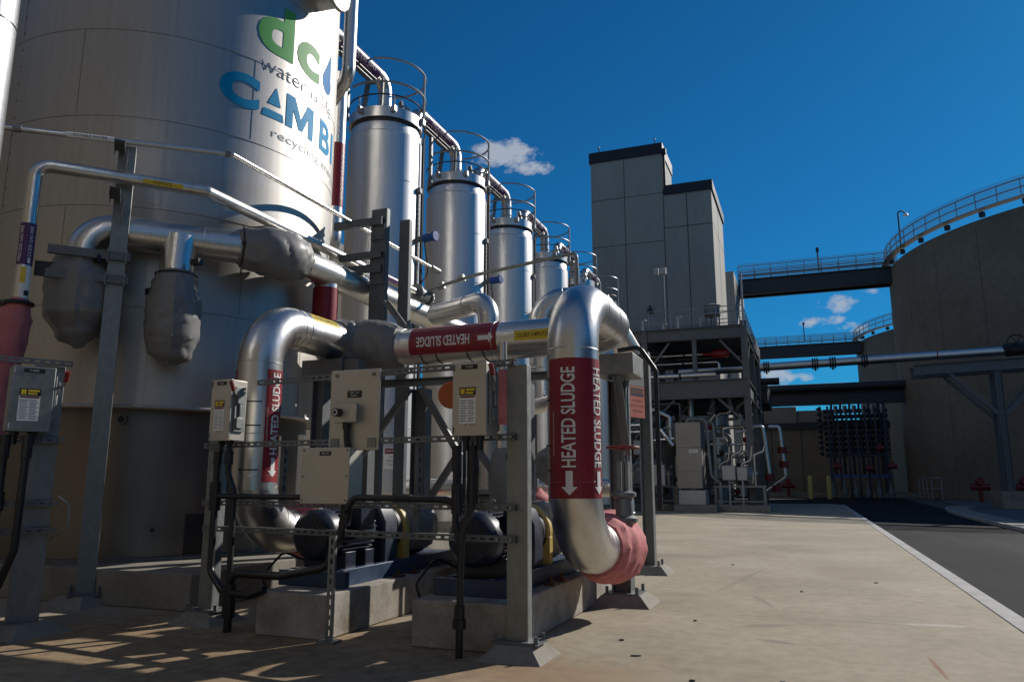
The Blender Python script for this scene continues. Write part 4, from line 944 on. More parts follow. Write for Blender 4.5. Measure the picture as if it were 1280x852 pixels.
f = cylmap((RX, 17.9, 2.35), (0, 0, 1), V((10.8, -17.9, 0)), RR); t = thing('danger_sign', 'small white sign with red header on the first reactor vessel', 'sign', (-10.0, 17.2, 1.9))
mb = MB(); mb.patch(f, R(12) * RR, R(36) * RR, -.42, .12, .006, 8); mb.mi = 1; mb.patch(f, R(13) * RR, R(35) * RR, -.04, .1, .009, 8); mb.mi = 2; mb.text('DANGER', .09, f, R(24) * RR, .03, 0, .012, .05); mb.mi = 3
for k in range(3): mb.text(('HOT', 'PRESSURE', 'VESSEL')[k], .07, f, R(24) * RR, -.12 - k * .1, 0, .010, .05)
mb.build('sign_plate', ['white', 'redpaint', 'white', 'slate'], t)
mb = MB(); mb.bb((-7.86, 12.2, 1.3), (-7.5, 12.5, 2.2)); tag(mb.build('equipment_box', 'boxwhite', bevel=.01), 'light grey box low behind the plain junction box', 'electrical box')
# low pipes, valves and actuators filling the space in front of the reactors
fill = [('insulated_pipe', 'vertical silver pipe behind the dark braced steel frame', [(-5.3, 12.6, .3), (-5.3, 12.6, 4.9), (-6.8, 13.4, 4.9)], .2),
        ('insulated_pipe', 'vertical silver pipe behind the riser with the faded red sleeve', [(-3.3, 11.8, .2), (-3.3, 11.8, 3.0), (-4.8, 13.6, 3.0)], .15),
        ('insulated_pipe', 'low silver pipe crossing behind the louvred cabinet', [(-7.5, 13.3, 1.5), (-3.0, 13.3, 1.5), (-3.0, 13.3, .3)], .16),
        ('insulated_pipe', 'bent silver pipe under the wide header beside the three armed post', [(-8.4, 13.0, 4.1), (-6.2, 13.0, 4.1), (-6.2, 14.5, 4.1)], .12),
        ('insulated_pipe', 'silver elbow pipe rising behind the yellow tagged section', [(-4.6, 13.6, 3.0), (-4.6, 13.6, 5.05), (-3.6, 14.0, 5.05), (-3.3, 15.5, 4.2)], .26)]
for nm, lb, pts, r in fill:
    t = thing(nm, lb, 'pipe', pts[0]); mb = MB(); mb.tube(rounded(pts, r * 1.8, 10), r, 24)
    for k in range(len(pts) - 1):
        a, b = V(pts[k]), V(pts[k + 1]); q = a.lerp(b, .35); mb.torus(q, b - a, r + .002, .012, 24, 6)
    mb.build('pipe', 'jacket', t)
    mb = MB(); a, b = V(pts[0]), V(pts[1]); c = a.lerp(b, .6); dx = (b - a).normalized(); mb.cyl(c - dx * .08, c - dx * .03, r * 1.45, 20); mb.cyl(c + dx * .03, c + dx * .08, r * 1.45, 20); mb.build('flange', 'galv', t)
random.seed(3)
for k, (x, y, z, m, lb) in enumerate([(-7.0, 13.0, 1.0, 'pink', 'faded red wrapped valve low behind the junction box'), (-4.35, 12.4, 1.2, 'pink', 'faded red wrapped valve behind the louvred cabinet'), (-5.0, 12.9, 2.7, 'blanket', 'grey wrapped valve hanging behind the braced frame'), (-3.9, 12.0, 1.9, 'blanket', 'grey wrapped valve behind the black cable bundle')]):
    t = thing('wrapped_valve', lb, 'valve', (x, y, z)); blanket([(x, y, z - .35), (x, y, z - .2), (x, y, z + .1), (x, y, z + .3)], [.1, .28, .3, .12], 50 + k, .05, 28, 18).build('fabric', m, t)
    mb = MB(); mb.cyl((x, y, z - .9 if z > .9 else .0), (x, y, z + .6), .07, 12); mb.build('stem', 'galv', t)
t = thing('heated_riser', 'silver riser with maroon band between the logo tank and first reactor', 'pipe', (-10.0, 15.0, 0))
rx, ryy = -10.42, 15.0
mb = MB(); mb.cyl((rx, ryy, 7.6), (rx, ryy, 11.75), .19, 32); mb.torus((rx, ryy, 11.4), (0, 0, 1), .2, .02, 32, 6); mb.build('straight', 'jacket', t)
elbow((rx, ryy, 7.65), (rx, ryy, 7.1), (rx - .7, ryy + .4, 7.1), .4, .19).build('elbow', 'jacket', t)
mb, f = band((rx, ryy, 0), (0, 0, 1), V((10.4, -15, 0)), .191, -80, 100, 8.2, 9.85); mb.text('HEATED SLUDGE', .15, f, R(-38) * .19, 9.0, PI / 2, .008, .02, sx=1.1); mb.text('HEATED SLUDGE', .15, f, R(50) * .19, 9.0, -PI / 2, .008, .02, sx=1.1); mb.build('marker_band', ['red', 'white'], t)
t = thing('vent_pipe', 'slim silver pipe hooking back to the logo tank above the maroon banded riser', 'pipe', (-9.4, 13.0, 9.5))
mb = MB(); mb.tube(rounded([(-10.4, 12.9, 12.75), (-9.03, 13.3, 12.75), (-9.03, 13.3, 10.5), (-9.9, 13.8, 10.2)], .36, 10), .15, 20); mb.build('pipe', 'jacket', t)
t = thing('wide_riser', 'clad drop pipe with plain maroon wrap below the wide header pipe', 'pipe', (-7.8, 11.1, 0))
mb = MB(); mb.tube(rounded([(-7.82, 11.1, 5.15), (-7.82, 11.1, 3.75), (-7.82, 12.6, 3.75), (-7.82, 12.6, .3)], .4, 10), .215, 32); mb.build('straight', 'jacket', t); mb, f = band((-7.82, 11.1, 0), (0, 0, 1), V((7.8, -11.1, 0)), .217, -100, 100, 4.15, 4.98); mb.build('marker_band', ['red', 'white'], t)
# ------------------------------------------------------------------ tower building
t = thing('tower_building', 'tall windowless grey panelled tower of two heights', 'building', (-13, 75, 0))
YT = 70
mb = MB(); mb.bb((-18.4, YT, 0), (-11.3, YT + 5.8, 33.0)); mb.bb((-11.298, YT + .02, 0), (-6.8, YT + 10.5, 28.7)); mb.build('wall', 'panelgrey', t)
mb = MB(); mb.bb((-18.55, YT - .12, 33.0), (-11.2, YT + 5.9, 34.1)); mb.bb((-11.19, YT - .1, 28.7), (-6.65, YT + 10.6, 29.65)); mb.build('parapet', 'parapet', t)
mb = MB()
for x in (-15.05,): mb.bb((x - .035, YT - .012, 0), (x + .035, YT + .01, 33.0))
for x in (-11.3, -9.1): mb.bb((x - .035, YT - .012, 0), (x + .035, YT + .03, 28.6))
for z in (12.2, 15.8, 24.2, 29.0): mb.bb((-18.4, YT - .008, z - .035), (-11.3, YT + .01, z + .035))
for z in (12.2, 15.8, 25.4): mb.bb((-11.3, YT + .0, z - .04), (-6.8, YT + .03, z + .04))
for z in (12.2, 15.8, 25.4):
    mb.bb((-6.81, YT, z - .035), (-6.79, YT + 10.5, z + .035))
mb.bb((-6.81, YT + 5.2, 0), (-6.785, YT + 5.3, 28.6)); mb.build('panel_joint', 'joint', t)
mb = MB(); mb.bb((-18.6, YT - .25, 14.35), (-6.6, YT - .02, 14.75)); mb.build('ledge', 'parapet', t)
mb = MB(); mb.box((-12.9, YT - .2, 17.4), (.5, .4, .35)); mb.cyl((-12.9, YT - .2, 17.6), (-12.9, YT - .2, 17.9), .1, 8); mb.build('wall_light', 'dark', t)
mb = MB(); mb.cyl((-11.15, YT + .3, 28.9), (-11.15, YT + .3, 33.6), .14, 10); mb.box((-11.15, YT + .3, 33.3), (.5, .5, .5)); mb.build('downpipe', 'dark', t)
mb = MB()
for x, y, z in ((-17.6, YT + .4, 34.1), (-12.0, YT + .4, 34.1)): mb.cyl((x, y, z), (x, y, z + .7), .06, 6); mb.box((x, y, z + .7), (.15, .15, .1))
mb.build('roof_light', 'galv', t)

# ------------------------------------------------------------------ rails helper
def railing(par, pts, h, n_rails=3, r=.03, m='railblue', post=1.6, solid=None):
    pts = [V(p) for p in pts]
    for k in range(n_rails):
        z = h * (k + 1) / n_rails; mb = MB(); mb.tube([p + V((0, 0, z)) for p in pts], r, 6); mb.build('rail', m, par)
    mb = MB(); L = 0; nxt = 0
    for a, b in zip(pts, pts[1:]):
        d = (b - a).length
        while nxt <= L + d: q = a.lerp(b, (nxt - L) / d); mb.cyl(q, q + V((0, 0, h)), r, 6); nxt += post
        L += d
    mb.cyl(pts[-1], pts[-1] + V((0, 0, h)), r, 6); mb.build('post', m, par)
    if solid:
        mb = MB()
        for a, b in zip(pts, pts[1:]):
            for z in [solid[0] + (solid[1] - solid[0]) * q / 7 for q in range(10)]: mb.bar(a + V((0, 0, z)), b + V((0, 0, z)), .02, .045)
        mb.build('mesh_infill', m, par)

# ------------------------------------------------------------------ digesters
def digester(label, cx, cy, r, h, a0, a1):
    t = thing('digester', label, 'tank', (cx, cy, 0)); mb = MB(); mb.lathe((cx, cy, 0), [(r, -.1), (r, h - .5), (r - .05, h - .45), (r - .05, h), (r - 1, h + .02)], 192); mb.build('wall', 'digester', t, 20)
    mb = MB()
    for k in range(30):
        a = 12 * k + 4; d = tdir(a); p = V((cx, cy, 0)) + d * r; mb.bar(p, p + V((0, 0, h - .5)), .05, .02, d)
    mb.build('joint', 'joint', t)
    pts = [V((cx, cy, h + .05)) + tdir(a) * (r + .3) for a in range(a0, a1 + 1, 3)]
    railing(t, [p + V((0, 0, .9)) for p in pts], 1.6, 2, .05, 'railblue', 2.2, (.1, 1.5))
    mb = MB()
    for a, b in zip(pts, pts[1:]): mb.bar(a + V((0, 0, .75)), b + V((0, 0, .75)), .9, .07)
    mb.build('walkway', 'railblue', t)
    mb = MB()
    for k in range(0, len(pts), 3):
        p = pts[k]; mb.box(p + V((0, 0, .3)) - tdir(a0 + 3 * k) * .2, (.4, .4, .5), R(a0 + 3 * k))
    mb.build('walkway_bracket', 'dark', t)
    return t
DG = digester('huge round concrete digester with railed rim where the upper bridge lands', 37.2, 100.5, 26.3, 27.0, 150, 290)
digester('second round concrete digester farther back, partly behind the huge one', 36.4, 156, 26.3, 27.0, 150, 250)
# lamp at the rim
def lamp(name, label, p, h=2.4, hook=True):
    p = V(p); t = thing(name, label, 'lamp', p); mb = MB(); mb.cyl(p, p + V((0, 0, h)), .09, 8); mb.build('pole', 'dark', t)
    mb = MB(); mb.tube(rounded([p + V((0, 0, h)), p + V((.35, 0, h + .15)), p + V((.75, 0, h - .15))], .2, 6), .08, 8) if hook else mb.box(p + V((0, 0, h + .2)), (.35, .35, .5)); mb.mi = 1
    if hook: mb.lathe(p + V((.8, 0, h - .5)), [(.3, 0), (.22, .2), (.06, .35)], 12)
    mb.build('lamp_head', ['dark', 'white'], t)
lamp('walkway_lamp', 'hooked lamp on the rim of the huge digester by the upper bridge', (11.75, 95.0, 27.9), 4.6)
lamp('walkway_lamp', 'lamp standing midway along the upper bridge', (2.9, 99.6, 27.5), 2.6, False)
lamp('walkway_lamp', 'lamp standing midway along the lower bridge', (1.0, 149.6, 27.3), 3.2, False)

# ------------------------------------------------------------------ bridges
def bridge(label, x0, x1, y, zb, zt, hr):
    t = thing('walkway_bridge', label, 'bridge', ((x0 + x1) / 2, y, zb))
    mb = MB(); mb.ibeam((x0, y - .9, (zb + zt) / 2), (x1, y - .9, (zb + zt) / 2), .5, zt - zb, .06); mb.ibeam((x0, y + .9, (zb + zt) / 2), (x1, y + .9, (zb + zt) / 2), .5, zt - zb, .06); mb.bb((x0, y - 1, zt + .004), (x1, y + 1, zt + .1)); mb.build('girder', 'dark', t)
    for yy in (y - 1.05, y + 1.05): railing(t, [(x0, yy, zt + .1), (x1, yy, zt + .1)], hr, 2, .045, 'railblue', 2.0, (.2, hr - .15))
    mb = MB(); mb.tube([(x0, y - 1.2, zt + .55), (x1, y - 1.2, zt + .55)], .1, 10); mb.build('pipe', 'galv', t)
bridge('upper walkway bridge with blue grey railings from tower to huge digester', -6.79, 11.6, 100, 25.1, 27.1, 1.7)
mb = MB(); mb.bb((-16, 92, 0), (-6.8, 108, 26.5)); tag(mb.build('annex_building', 'panelgrey'), 'grey block behind the tower where the upper bridge lands', 'building')
bridge('lower and farther walkway bridge reaching the second digester', -14, 10.6, 150, 24.6, 26.6, 1.6)
mb = MB(); mb.bb((-24, 148, 0), (-14, 160, 26)); tag(mb.build('distant_building', 'panelgrey'), 'far grey block behind the steel platform', 'building')

# ------------------------------------------------------------------ steel platform with pipework
t = thing('steel_platform', 'grey steel frame platform with railings below the tower', 'platform', (-8, 50, 0))
XL, XR, YF, YB = -14.0, -3.0, 46.0, 58.0
for x in (XL, -8.9, XR):
    for y in (YF, (YF + YB) / 2, YB):
        mb = MB(); mb.ibeam((x, y, 0), (x, y, 10.7 if x != XR or y != YF else 11.0), .36, .36, .03, (0, 1, 0)); mb.build('column', 'frame', t)
for y in (YF, YB):
    mb = MB(); mb.ibeam((XL, y - .05, 10.35), (XR, y - .05, 10.35), .35, .7, .04); mb.build('beam', 'frame', t)
    mb = MB(); mb.ibeam((XL, y - .05, 7.0), (XR, y - .05, 7.0), .4, 1.1, .05); mb.build('beam', 'frame', t)
for x in (XL, -8.9, XR):
    for z, h in ((10.33, .6), (7.0, 1.0)):
        mb = MB(); mb.ibeam((x, YF + .2, z), (x, YB, z), .3, h, .04); mb.build('beam', 'frame', t)
mb = MB(); mb.bb((XL, YF, 10.74), (XR, YB, 10.8)); mb.bb((XL, YF + .3, 7.56), (XR, YB, 7.62)); mb.build('deck', 'dark', t)
mb = MB(); mb.ibeam((-5.9, YF, 7.5), (-5.9, YF, 10.0), .25, .25, .03, (0, 1, 0)); mb.build('column', 'frame', t)
for a, b in (((-8.9, 8.0), (-7.4, 9.9)), ((-4.4, 9.9), (-3.1, 8.4)), ((-8.9, 4.8), (-7.2, 6.4)), ((-4.6, 6.4), (-3.1, 4.9))):
    mb = MB(); mb.bar((a[0], YF - .02, a[1]), (b[0], YF - .02, b[1]), .12, .12); mb.build('brace', 'frame', t)
for a, b in (((YF, 5.6), (YF + 2.2, 6.6)), ((YF + .1, 8.2), (YF + 3, 10))):
    mb = MB(); mb.bar((XR + .05, a[0], a[1]), (XR + .05, b[0], b[1]), .12, .12); mb.build('brace', 'frame', t)
railing(t, [(XL, YF, 10.8), (XR, YF, 10.8), (XR, YB, 10.8)], 1.15, 3, .028, 'railblue', 1.35)
railing(t, [(XL, YF + 3, 10.8), (XR - .6, YF + 3, 10.8)], 1.5, 2, .03, 'railblue', 1.7)
mb = MB(); mb.cyl((XR + .02, YF - .25, 10.6), (XR + .02, YF - .25, 13.8), .06, 8); mb.build('pole', 'railblue', t)
# things on and in the platform
t = thing('lamp_mast', 'thin mast with square floodlight rising from the platform railing', 'lamp', (-8.6, 49, 10.8))
mb = MB(); mb.cyl((-8.1, 49, 10.8), (-8.1, 49, 15.0), .07, 8); mb.build('pole', 'galv', t); mb = MB(); mb.box((-8.1, 48.95, 15.3), (.42, .3, .42)); mb.box((-8.55, 48.95, 15.3), (.3, .3, .42)); mb.build('lamp_head', 'boxwhite', t)
t = thing('roof_drum', 'squat grey drum on the platform beside the tower corner', 'drum', (-5.0, 47.5, 10.8))
mb = MB(); mb.lathe((-4.9, 47.5, 11.7), [(.46, 0), (.5, .04), (.5, .6), (.54, .64), (.1, .8)], 24)
for a in (20, 110, 200, 290): p = V((-4.9, 47.5, 10.8)) + tdir(a) * .4; mb.cyl(p, p + V((0, 0, .95)), .05, 6)
mb.build('body', 'galvdark', t)
for k, (x, h) in enumerate(((-7.9, .5), (-9.2, .8), (-7.0, .9), (-5.6, .7))):
    mb = MB(); mb.tube(rounded([(x, 47, 10.8), (x, 47, 10.8 + h), (x + .25, 47, 10.8 + h + .05)], .12, 6), .07, 10)
    tag(mb.build('vent_stub', 'boxwhite'), ['short bent vent at mid platform behind the railing', 'vent nearest the tall elbow on the platform', 'bent vent below the mast on the platform', 'bent vent beside the squat drum on the platform'][k], 'vent', 'vents on the platform')
pl = [('upper silver pipe inside the platform, with maroon valve at its right', [(-14, 47.5, 9.35), (-5.6, 47.5, 9.35)], .11),
      ('middle silver pipe inside the platform, hooked at its right end', [(-14, 47, 8.75), (-4.6, 47, 8.75), (-4.6, 47, 8.3)], .08),
      ('thick lower pipe lying along the platform main beam', [(-14, 45.6, 7.78), (-4.7, 45.6, 7.82)], .15)]
for lb, pts, r in pl:
    tt = thing('process_pipe', lb, 'pipe', pts[0]); mb = MB(); mb.tube(rounded(pts, .2, 6) if len(pts) > 2 else pts, r, 14); mb.build('pipe', 'jacket', tt); mb = MB()
    for k in range(3): x = -12 + k * 2.6; mb.cyl((x, pts[0][1], pts[0][2]), (x + .12, pts[0][1], pts[0][2]), r * 1.35, 14)
    mb.build('flange', 'dark', tt)
mb = MB(); mb.tube([(-5.1, 47.5, 9.35), (-4.9, 47.5, 9.35), (-4.2, 47.5, 9.35), (-4.0, 47.5, 9.35)], [.14, .28, .3, .16], 16); mb.cyl((-5.6, 47.5, 9.35), (-5.1, 47.5, 9.35), .12, 12); tag(mb.build('wrapped_valve', 'red'), 'maroon wrapped valve under the platform deck', 'valve')
# big pipe crossing to the right on the trestle
t = thing('crossing_pipe', 'long flanged pipe carried from the platform over the road by the trestle', 'pipe', (5, 59.5, 0))
YX = 59.5
mb = MB(); mb.cyl((-9, YX, 9.95), (13.0, YX, 10.35), .30, 24); mb.build('pipe', 'jacket', t)
for x in (-2.4, 1.0, 2.2, 4.3):
    mb = MB(); z = 9.95 + (x + 9) / 22 * .4
    for q in (-.16, 0, .16): mb.cyl((x + q - .05, YX, z), (x + q + .05, YX, z), .42, 20)
    mb.box((x, YX, z - .4), (.14, .14, .25)); mb.build('coupling', 'dark', t)
mb = MB(); mb.cyl((8.9, YX, 10.29), (8.97, YX, 10.29), .31, 20); mb.build('red_stripe', 'redpaint', t)
mb = MB(); mb.torus((13.6, YX - .7, 10.75), (0, 1, 0), .55, .05, 32, 8)
for k in range(6): a = PI / 3 * k; mb.cyl((13.6, YX - .7, 10.75), (13.6 + .55 * math.cos(a), YX - .7, 10.75 + .55 * math.sin(a)), .03, 6)
mb.cyl((13.6, YX - .7, 10.75), (13.6, YX, 10.75), .1, 8); mb.build('hand_wheel', 'dark', t)
mb = MB(); mb.tube([(12.9, YX, 10.35), (13.1, YX, 10.4), (13.3, YX, 10.4), (14.2, YX, 10.4), (14.3, YX, 10.4), (20, YX, 10.5)], [.3, .5, .42, .42, .5, .3], 20); mb.build('valve_body', 'dark', t)
t = thing('pipe_trestle', 'grey T shaped steel trestle with knee braces on concrete bases', 'trestle', (12.5, 60, 0))
for y in (58.7, 60.6):
    mb = MB(); mb.ibeam((7.3, y, 9.2), (21, y, 9.55), .4, .75, .05); mb.build('crossbeam', 'frame', t)
    mb = MB(); mb.ibeam((12.3, y, .9), (12.3, y, 8.9), .4, .4, .04, (1, 0, 0)); mb.build('column', 'frame', t)
    for s_ in (-1, 1): mb = MB(); mb.bar((12.3 + s_ * .2, y, 6.0), (12.3 + s_ * 2.9, y, 8.9), .22, .22); mb.build('knee_brace', 'frame', t)
    mb = MB(); mb.bb((11.6, y - .65, -.1), (13.0, y + .65, 1.0)); mb.build('base', 'conc', t, bevel=.03)
mb = MB(); mb.bar((12.3, 58.9, 2.0), (12.3, 60.4, 6.5), .12, .12); mb.build('brace', 'frame', t)

# cabinet and skids on the apron under the platform
t = thing('steel_cabinet', 'tall stainless cabinet on a concrete base at the platform front', 'cabinet', (-6.5, 44, 0))
mb = MB(); mb.bb((-7.0, 43.0, 0), (-4.7, 45.2, .38)); mb.build('base', 'conc', t, bevel=.03)
mb = MB(); mb.bb((-6.75, 43.3, .385), (-5.3, 44.9, 1.15)); mb.build('pedestal', 'boxwhite', t, bevel=.02)
mb = MB(); mb.bb((-6.8, 43.25, 1.25), (-5.42, 45.0, 4.87)); mb.build('body', 'cabinet', t, bevel=.02)
mb = MB(); mb.bb((-6.6, 43.35, 1.15), (-6.35, 43.6, 1.25)); mb.bb((-5.85, 43.35, 1.15), (-5.6, 43.6, 1.25)); mb.build('foot', 'dark', t)
mb = MB(); mb.bb((-6.81, 43.235, 3.48), (-5.41, 43.248, 3.50)); mb.bb((-6.81, 43.235, 2.2), (-5.41, 43.248, 2.21)); mb.bb((-5.418, 43.9, 1.3), (-5.408, 43.92, 4.8)); mb.build('door_seam', 'dark', t)
f = plmap((-5.9, 43.24, 3.28), (1, 0, 0), (0, 0, 1)); mb = MB(); mb.patch(f, -.2, .3, -.09, .09, .006, 1); mb.mi = 1; mb.text('P-27-C', .13, f, .05, 0, 0, .01, 0); mb.build('nameplate', ['white', 'dark'], t)
mb = MB(); mb.tube(rounded([(-6.2, 43.6, 4.9), (-6.1, 43.6, 5.1), (-5.15, 43.7, 5.05), (-5.0, 43.8, 1.9), (-4.6, 43.8, 1.6)], .3, 8), .08, 10); mb.tube(rounded([(-5.6, 43.9, 4.95), (-4.8, 44.0, 4.9), (-4.75, 44.0, 1.7)], .25, 8), .08, 10); mb.build('conduit', 'galv', t)
def skid(label, x, y, seed, motor=True):
    random.seed(seed); t = thing('pump_skid', label, 'pump', (x, y, 0), 'pump skids under the platform')
    mb = MB(); mb.bb((x - 1.6, y - .9, 0), (x + 1.6, y + .9, .34)); mb.build('base', 'conc', t, bevel=.03)
    mb = MB()
    for a in (-1.3, 1.3):
        for b in (-.6, .6): mb.bb((x + a - .06, y + b - .06, .35), (x + a + .06, y + b + .06, 1.3))
    mb.bb((x - 1.4, y - .66, 1.3), (x + 1.4, y + .66, 1.4)); mb.bb((x - 1.4, y - .66, .5), (x + 1.4, y - .6, .58)); mb.build('frame', 'galv', t)
    if motor:
        mb = MB(); mb.lathe((x - .3, y, 1.95), [(.15, 0), (.42, .08), (.46, .2), (.46, .9), (.4, 1.0), (.15, 1.05)], 28, (1, 0, 0))
        for k in range(8): mb.torus((x + .0 + k * .09, y, 1.95), (1, 0, 0), .465, .02, 24, 6)
        mb.build('motor', 'galv', t)
        mb = MB(); mb.lathe((x - 1.3, y, 1.95), [(.3, 0), (.38, .1), (.3, .5), (.18, .9)], 24, (1, 0, 0)); mb.build('pump_head', 'galvdark', t)
    for k in range(4):
        mb = MB(); px_ = x - 1.2 + k * .7 + random.uniform(-.1, .1); mb.tube(rounded([(px_, y + .3, 1.4), (px_, y + .3, 2.6 + .5 * (k % 2)), (px_ + .5, y + .3, 2.8 + .5 * (k % 2)), (px_ + .6, y + .3, 3.6)], .15, 6), .07, 10); mb.cyl((px_, y + .3, 2.0), (px_, y + .3, 2.15), .14, 12); mb.build('pipe', 'jacket', t)
    return t
skid('pump skid with silver motor right of the tall stainless cabinet', -3.6, 45.2, 2)
skid('pump skid left of the tall stainless cabinet, under bent silver pipes', -8.5, 45.4, 4, False)
mb = MB(); mb.lathe((-7.55, 44.6, 2.2), [(.05, 0), (.25, .5), (.9, 1.4), (.9, 1.6)], 4); tag(mb.build('hopper', 'galvdark'), 'small grey hopper left of the tall stainless cabinet', 'hopper')
t = thing('pipe_manifold', 'bright silver pipe manifold left of the cabinet beside the near post', 'pipe', (-9.3, 43.5, 0))
for pts, r in (([(-8.2, 43.2, 1.0), (-8.2, 43.2, 5.75), (-7.1, 43.4, 5.2), (-7.1, 43.4, 3.9)], .12), ([(-8.2, 43.4, 3.9), (-6.9, 43.4, 4.0)], .1), ([(-10.8, 43.4, 5.3), (-8.3, 43.4, 5.3)], .11), ([(-7.75, 43.5, 3.8), (-7.75, 43.5, 5.4)], .1), ([(-10.8, 43.4, 4.4), (-8.6, 43.4, 4.4), (-8.4, 43.4, 5.0)], .1), ([(-7.6, 43.2, 4.5), (-7.3, 43.1, 4.1), (-6.95, 43.2, 3.6)], .13), ([(-10.8, 43.6, 4.8), (-8.2, 43.6, 4.8)], .13)):
    mb = MB(); mb.tube(rounded(pts, .2, 6) if len(pts) > 2 else pts, r, 14); mb.build('pipe', 'jacket', t)
mb = MB()
for q in ((-8.2, 3.4), (-7.1, 4.5), (-8.2, 5.2)): mb.cyl((q[0], 43.3, q[1]), (q[0], 43.3, q[1] + .12), .24, 14)
mb.build('flange', 'galv', t)
for k, (x, z0, z1, lb) in enumerate(((-7.75, 1.4, 2.55, 'light grey control box just left of the tall stainless cabinet'), (-8.75, 3.1, 3.9, 'louvred box on the near post side of the silver manifold'), (-4.1, 1.7, 2.5, 'pair of light grey boxes beside the platform corner column'))):
    mb = MB(); y = 42.8 if k < 2 else 44.2; mb.bb((x - .35, y, z0), (x + .35, y + .3, z1)); mb.bb((x - .32, y - .02, z0 + .03), (x + .32, y - .002, z1 - .03)); mb.cyl((x, y + .15, 0), (x, y + .15, z0), .05, 8)
    if k == 2: mb.bb((x + .45, y, z0), (x + .95, y + .3, z1 - .1)); mb.cyl((x + .7, y + .15, 0), (x + .7, y + .15, z0), .05, 8)
    tag(mb.build('control_box', 'boxwhite', bevel=.01), lb, 'electrical box')
random.seed(29)
for k, (x, y, lb) in enumerate(((-9.6, 46.6, 'knot of small pipes and valves at the platform front, beside the near post'), (-8.3, 47.2, 'knot of small pipes and valves behind the grey hopper'), (-4.9, 46.8, 'knot of small pipes and valves between cabinet and motor skid'), (-3.6, 47.4, 'knot of small pipes and valves at the platform corner column'), (-6.6, 48.0, 'knot of small pipes and valves showing above the stainless cabinet'))):
    t = thing('valve_station', lb, 'valves', (x, y, 0), 'valve stations under the platform')
    for q in range(7):
        z = .8 + q * .75; w_ = random.uniform(.5, 1.1); px_ = x + random.uniform(-.5, .5)
        mb = MB(); mb.tube(rounded([(px_ - w_, y, z), (px_, y, z), (px_, y - .3, z + random.uniform(.4, .9)), (px_ + w_ * .6, y - .3, z + 1.0)], .12, 5), random.uniform(.05, .1), 10); mb.build('pipe', 'jacket' if q % 3 else 'galvdark', t)
        mb = MB(); mb.cyl((px_, y - .1, z + .1), (px_, y - .1, z + .4), .17, 12); mb.cyl((px_ - .15, y - .35, z + .3), (px_ + .15, y - .35, z + .3), .1, 10); mb.build('valve', ('galvdark', 'dark', 'boxwhite', 'redpaint')[(q + k) % 4], t)
    mb = MB(); mb.bb((x - .25, y - .5, 1.5), (x + .2, y - .3, 2.3)); mb.build('gauge_box', 'boxwhite', t, bevel=.01)
# columns of dim pipes inside the platform bay
random.seed(11); kinds = ['far left', 'left', 'mid left', 'middle', 'mid right', 'right', 'far right']
for k in range(7):
    x = -10.6 + k * 1.05; y = 48 + (k % 3) * 1.6; t = thing('process_pipe', 'dim vertical pipe under the platform deck, ' + kinds[k] + ' of seven', 'pipe', (x, y, 0), 'dim vertical pipes under the platform')
    mb = MB(); mb.tube(rounded([(x, y, 0), (x, y, 4.4 + (k % 3) * .8), (x + (.9 if k % 2 else -.9), y, 4.4 + (k % 3) * .8), (x + (.9 if k % 2 else -.9), y, 7)], .3, 6), .13 + .05 * (k % 2), 12); mb.build('pipe', 'jacket' if k in (3, 5) else 'galvdark', t)
    mb = MB(); mb.cyl((x, y, 1.6), (x, y, 1.9), .26, 14); mb.cyl((x, y, 3.2), (x, y, 3.35), .26, 14); mb.build('flange', 'redpaint' if k in (2, 6) else 'dark', t)
for k, (x, y, w, h, lb) in enumerate(((-7.2, 54, 3.2, 4.4, 'dim grey equipment block deep under the platform, left of centre'), (-11.5, 53, 2.6, 5.2, 'dim grey equipment block deep under the platform, far left'))):
    mb = MB(); mb.bb((x - w / 2, y, 0), (x + w / 2, y + 2, h)); mb.bb((x - w / 2 + .3, y - .1, h * .5), (x - .1, y - .002, h * .9)); mb.bb((x + .1, y - .1, h * .5), (x + w / 2 - .3, y - .002, h * .9)); tag(mb.build('equipment_block', 'frame', bevel=.02), lb, 'equipment')
mb = MB(); mb.tube(rounded([(-8.6, 45.9, 6.2), (-6.9, 45.9, 6.2), (-6.9, 45.9, 4.9)], .15, 6), .06, 8); tag(mb.build('process_pipe', 'galvdark'), 'small bent pipe hanging below the platform beam above the cabinet', 'pipe')
# blocky side of the platform stepping back to the right
mb = MB(); mb.bb((-4.3, 60.4, 0), (-3.2, 68, 12.8)); mb.bb((-3.19, 61, 7.5), (-2.5, 68, 9.0)); mb.cyl((-3.0, 61.4, 9.2), (-1.6, 61.4, 9.2), .28, 16); tag(mb.build('duct_block', 'dark', bevel=.02), 'dark duct block stepping back behind the platform corner', 'duct')
t = thing('drop_pipe', 'pair of thin silver drop pipes with maroon flanges right of the platform column', 'pipe', (-2, 50, 0))
mb = MB(); mb.tube(rounded([(-7, 50, 5.0), (-2.45, 50, 5.0), (-2.2, 50, 1.8)], .2, 6), .12, 12); mb.tube(rounded([(-2.2, 52, 5.1), (-1.55, 52, 5.1), (-1.35, 52, 1.9), (-1.8, 52, 1.6), (-2.6, 52, 1.0)], .2, 6), .13, 12); mb.build('pipe', 'jacket', t)
mb = MB()
for p in ((-1.45, 52, 3.6), (-1.4, 52, 2.7), (-2.22, 50, 1.9), (-1.9, 52, 1.2)): mb.cyl((p[0], p[1], p[2] - .2), (p[0], p[1], p[2] + .2), .3, 14)
mb.cyl((-1.4, 52, 3.45), (-.8, 52, 3.45), .04, 6); mb.build('flange', 'redpaint', t)

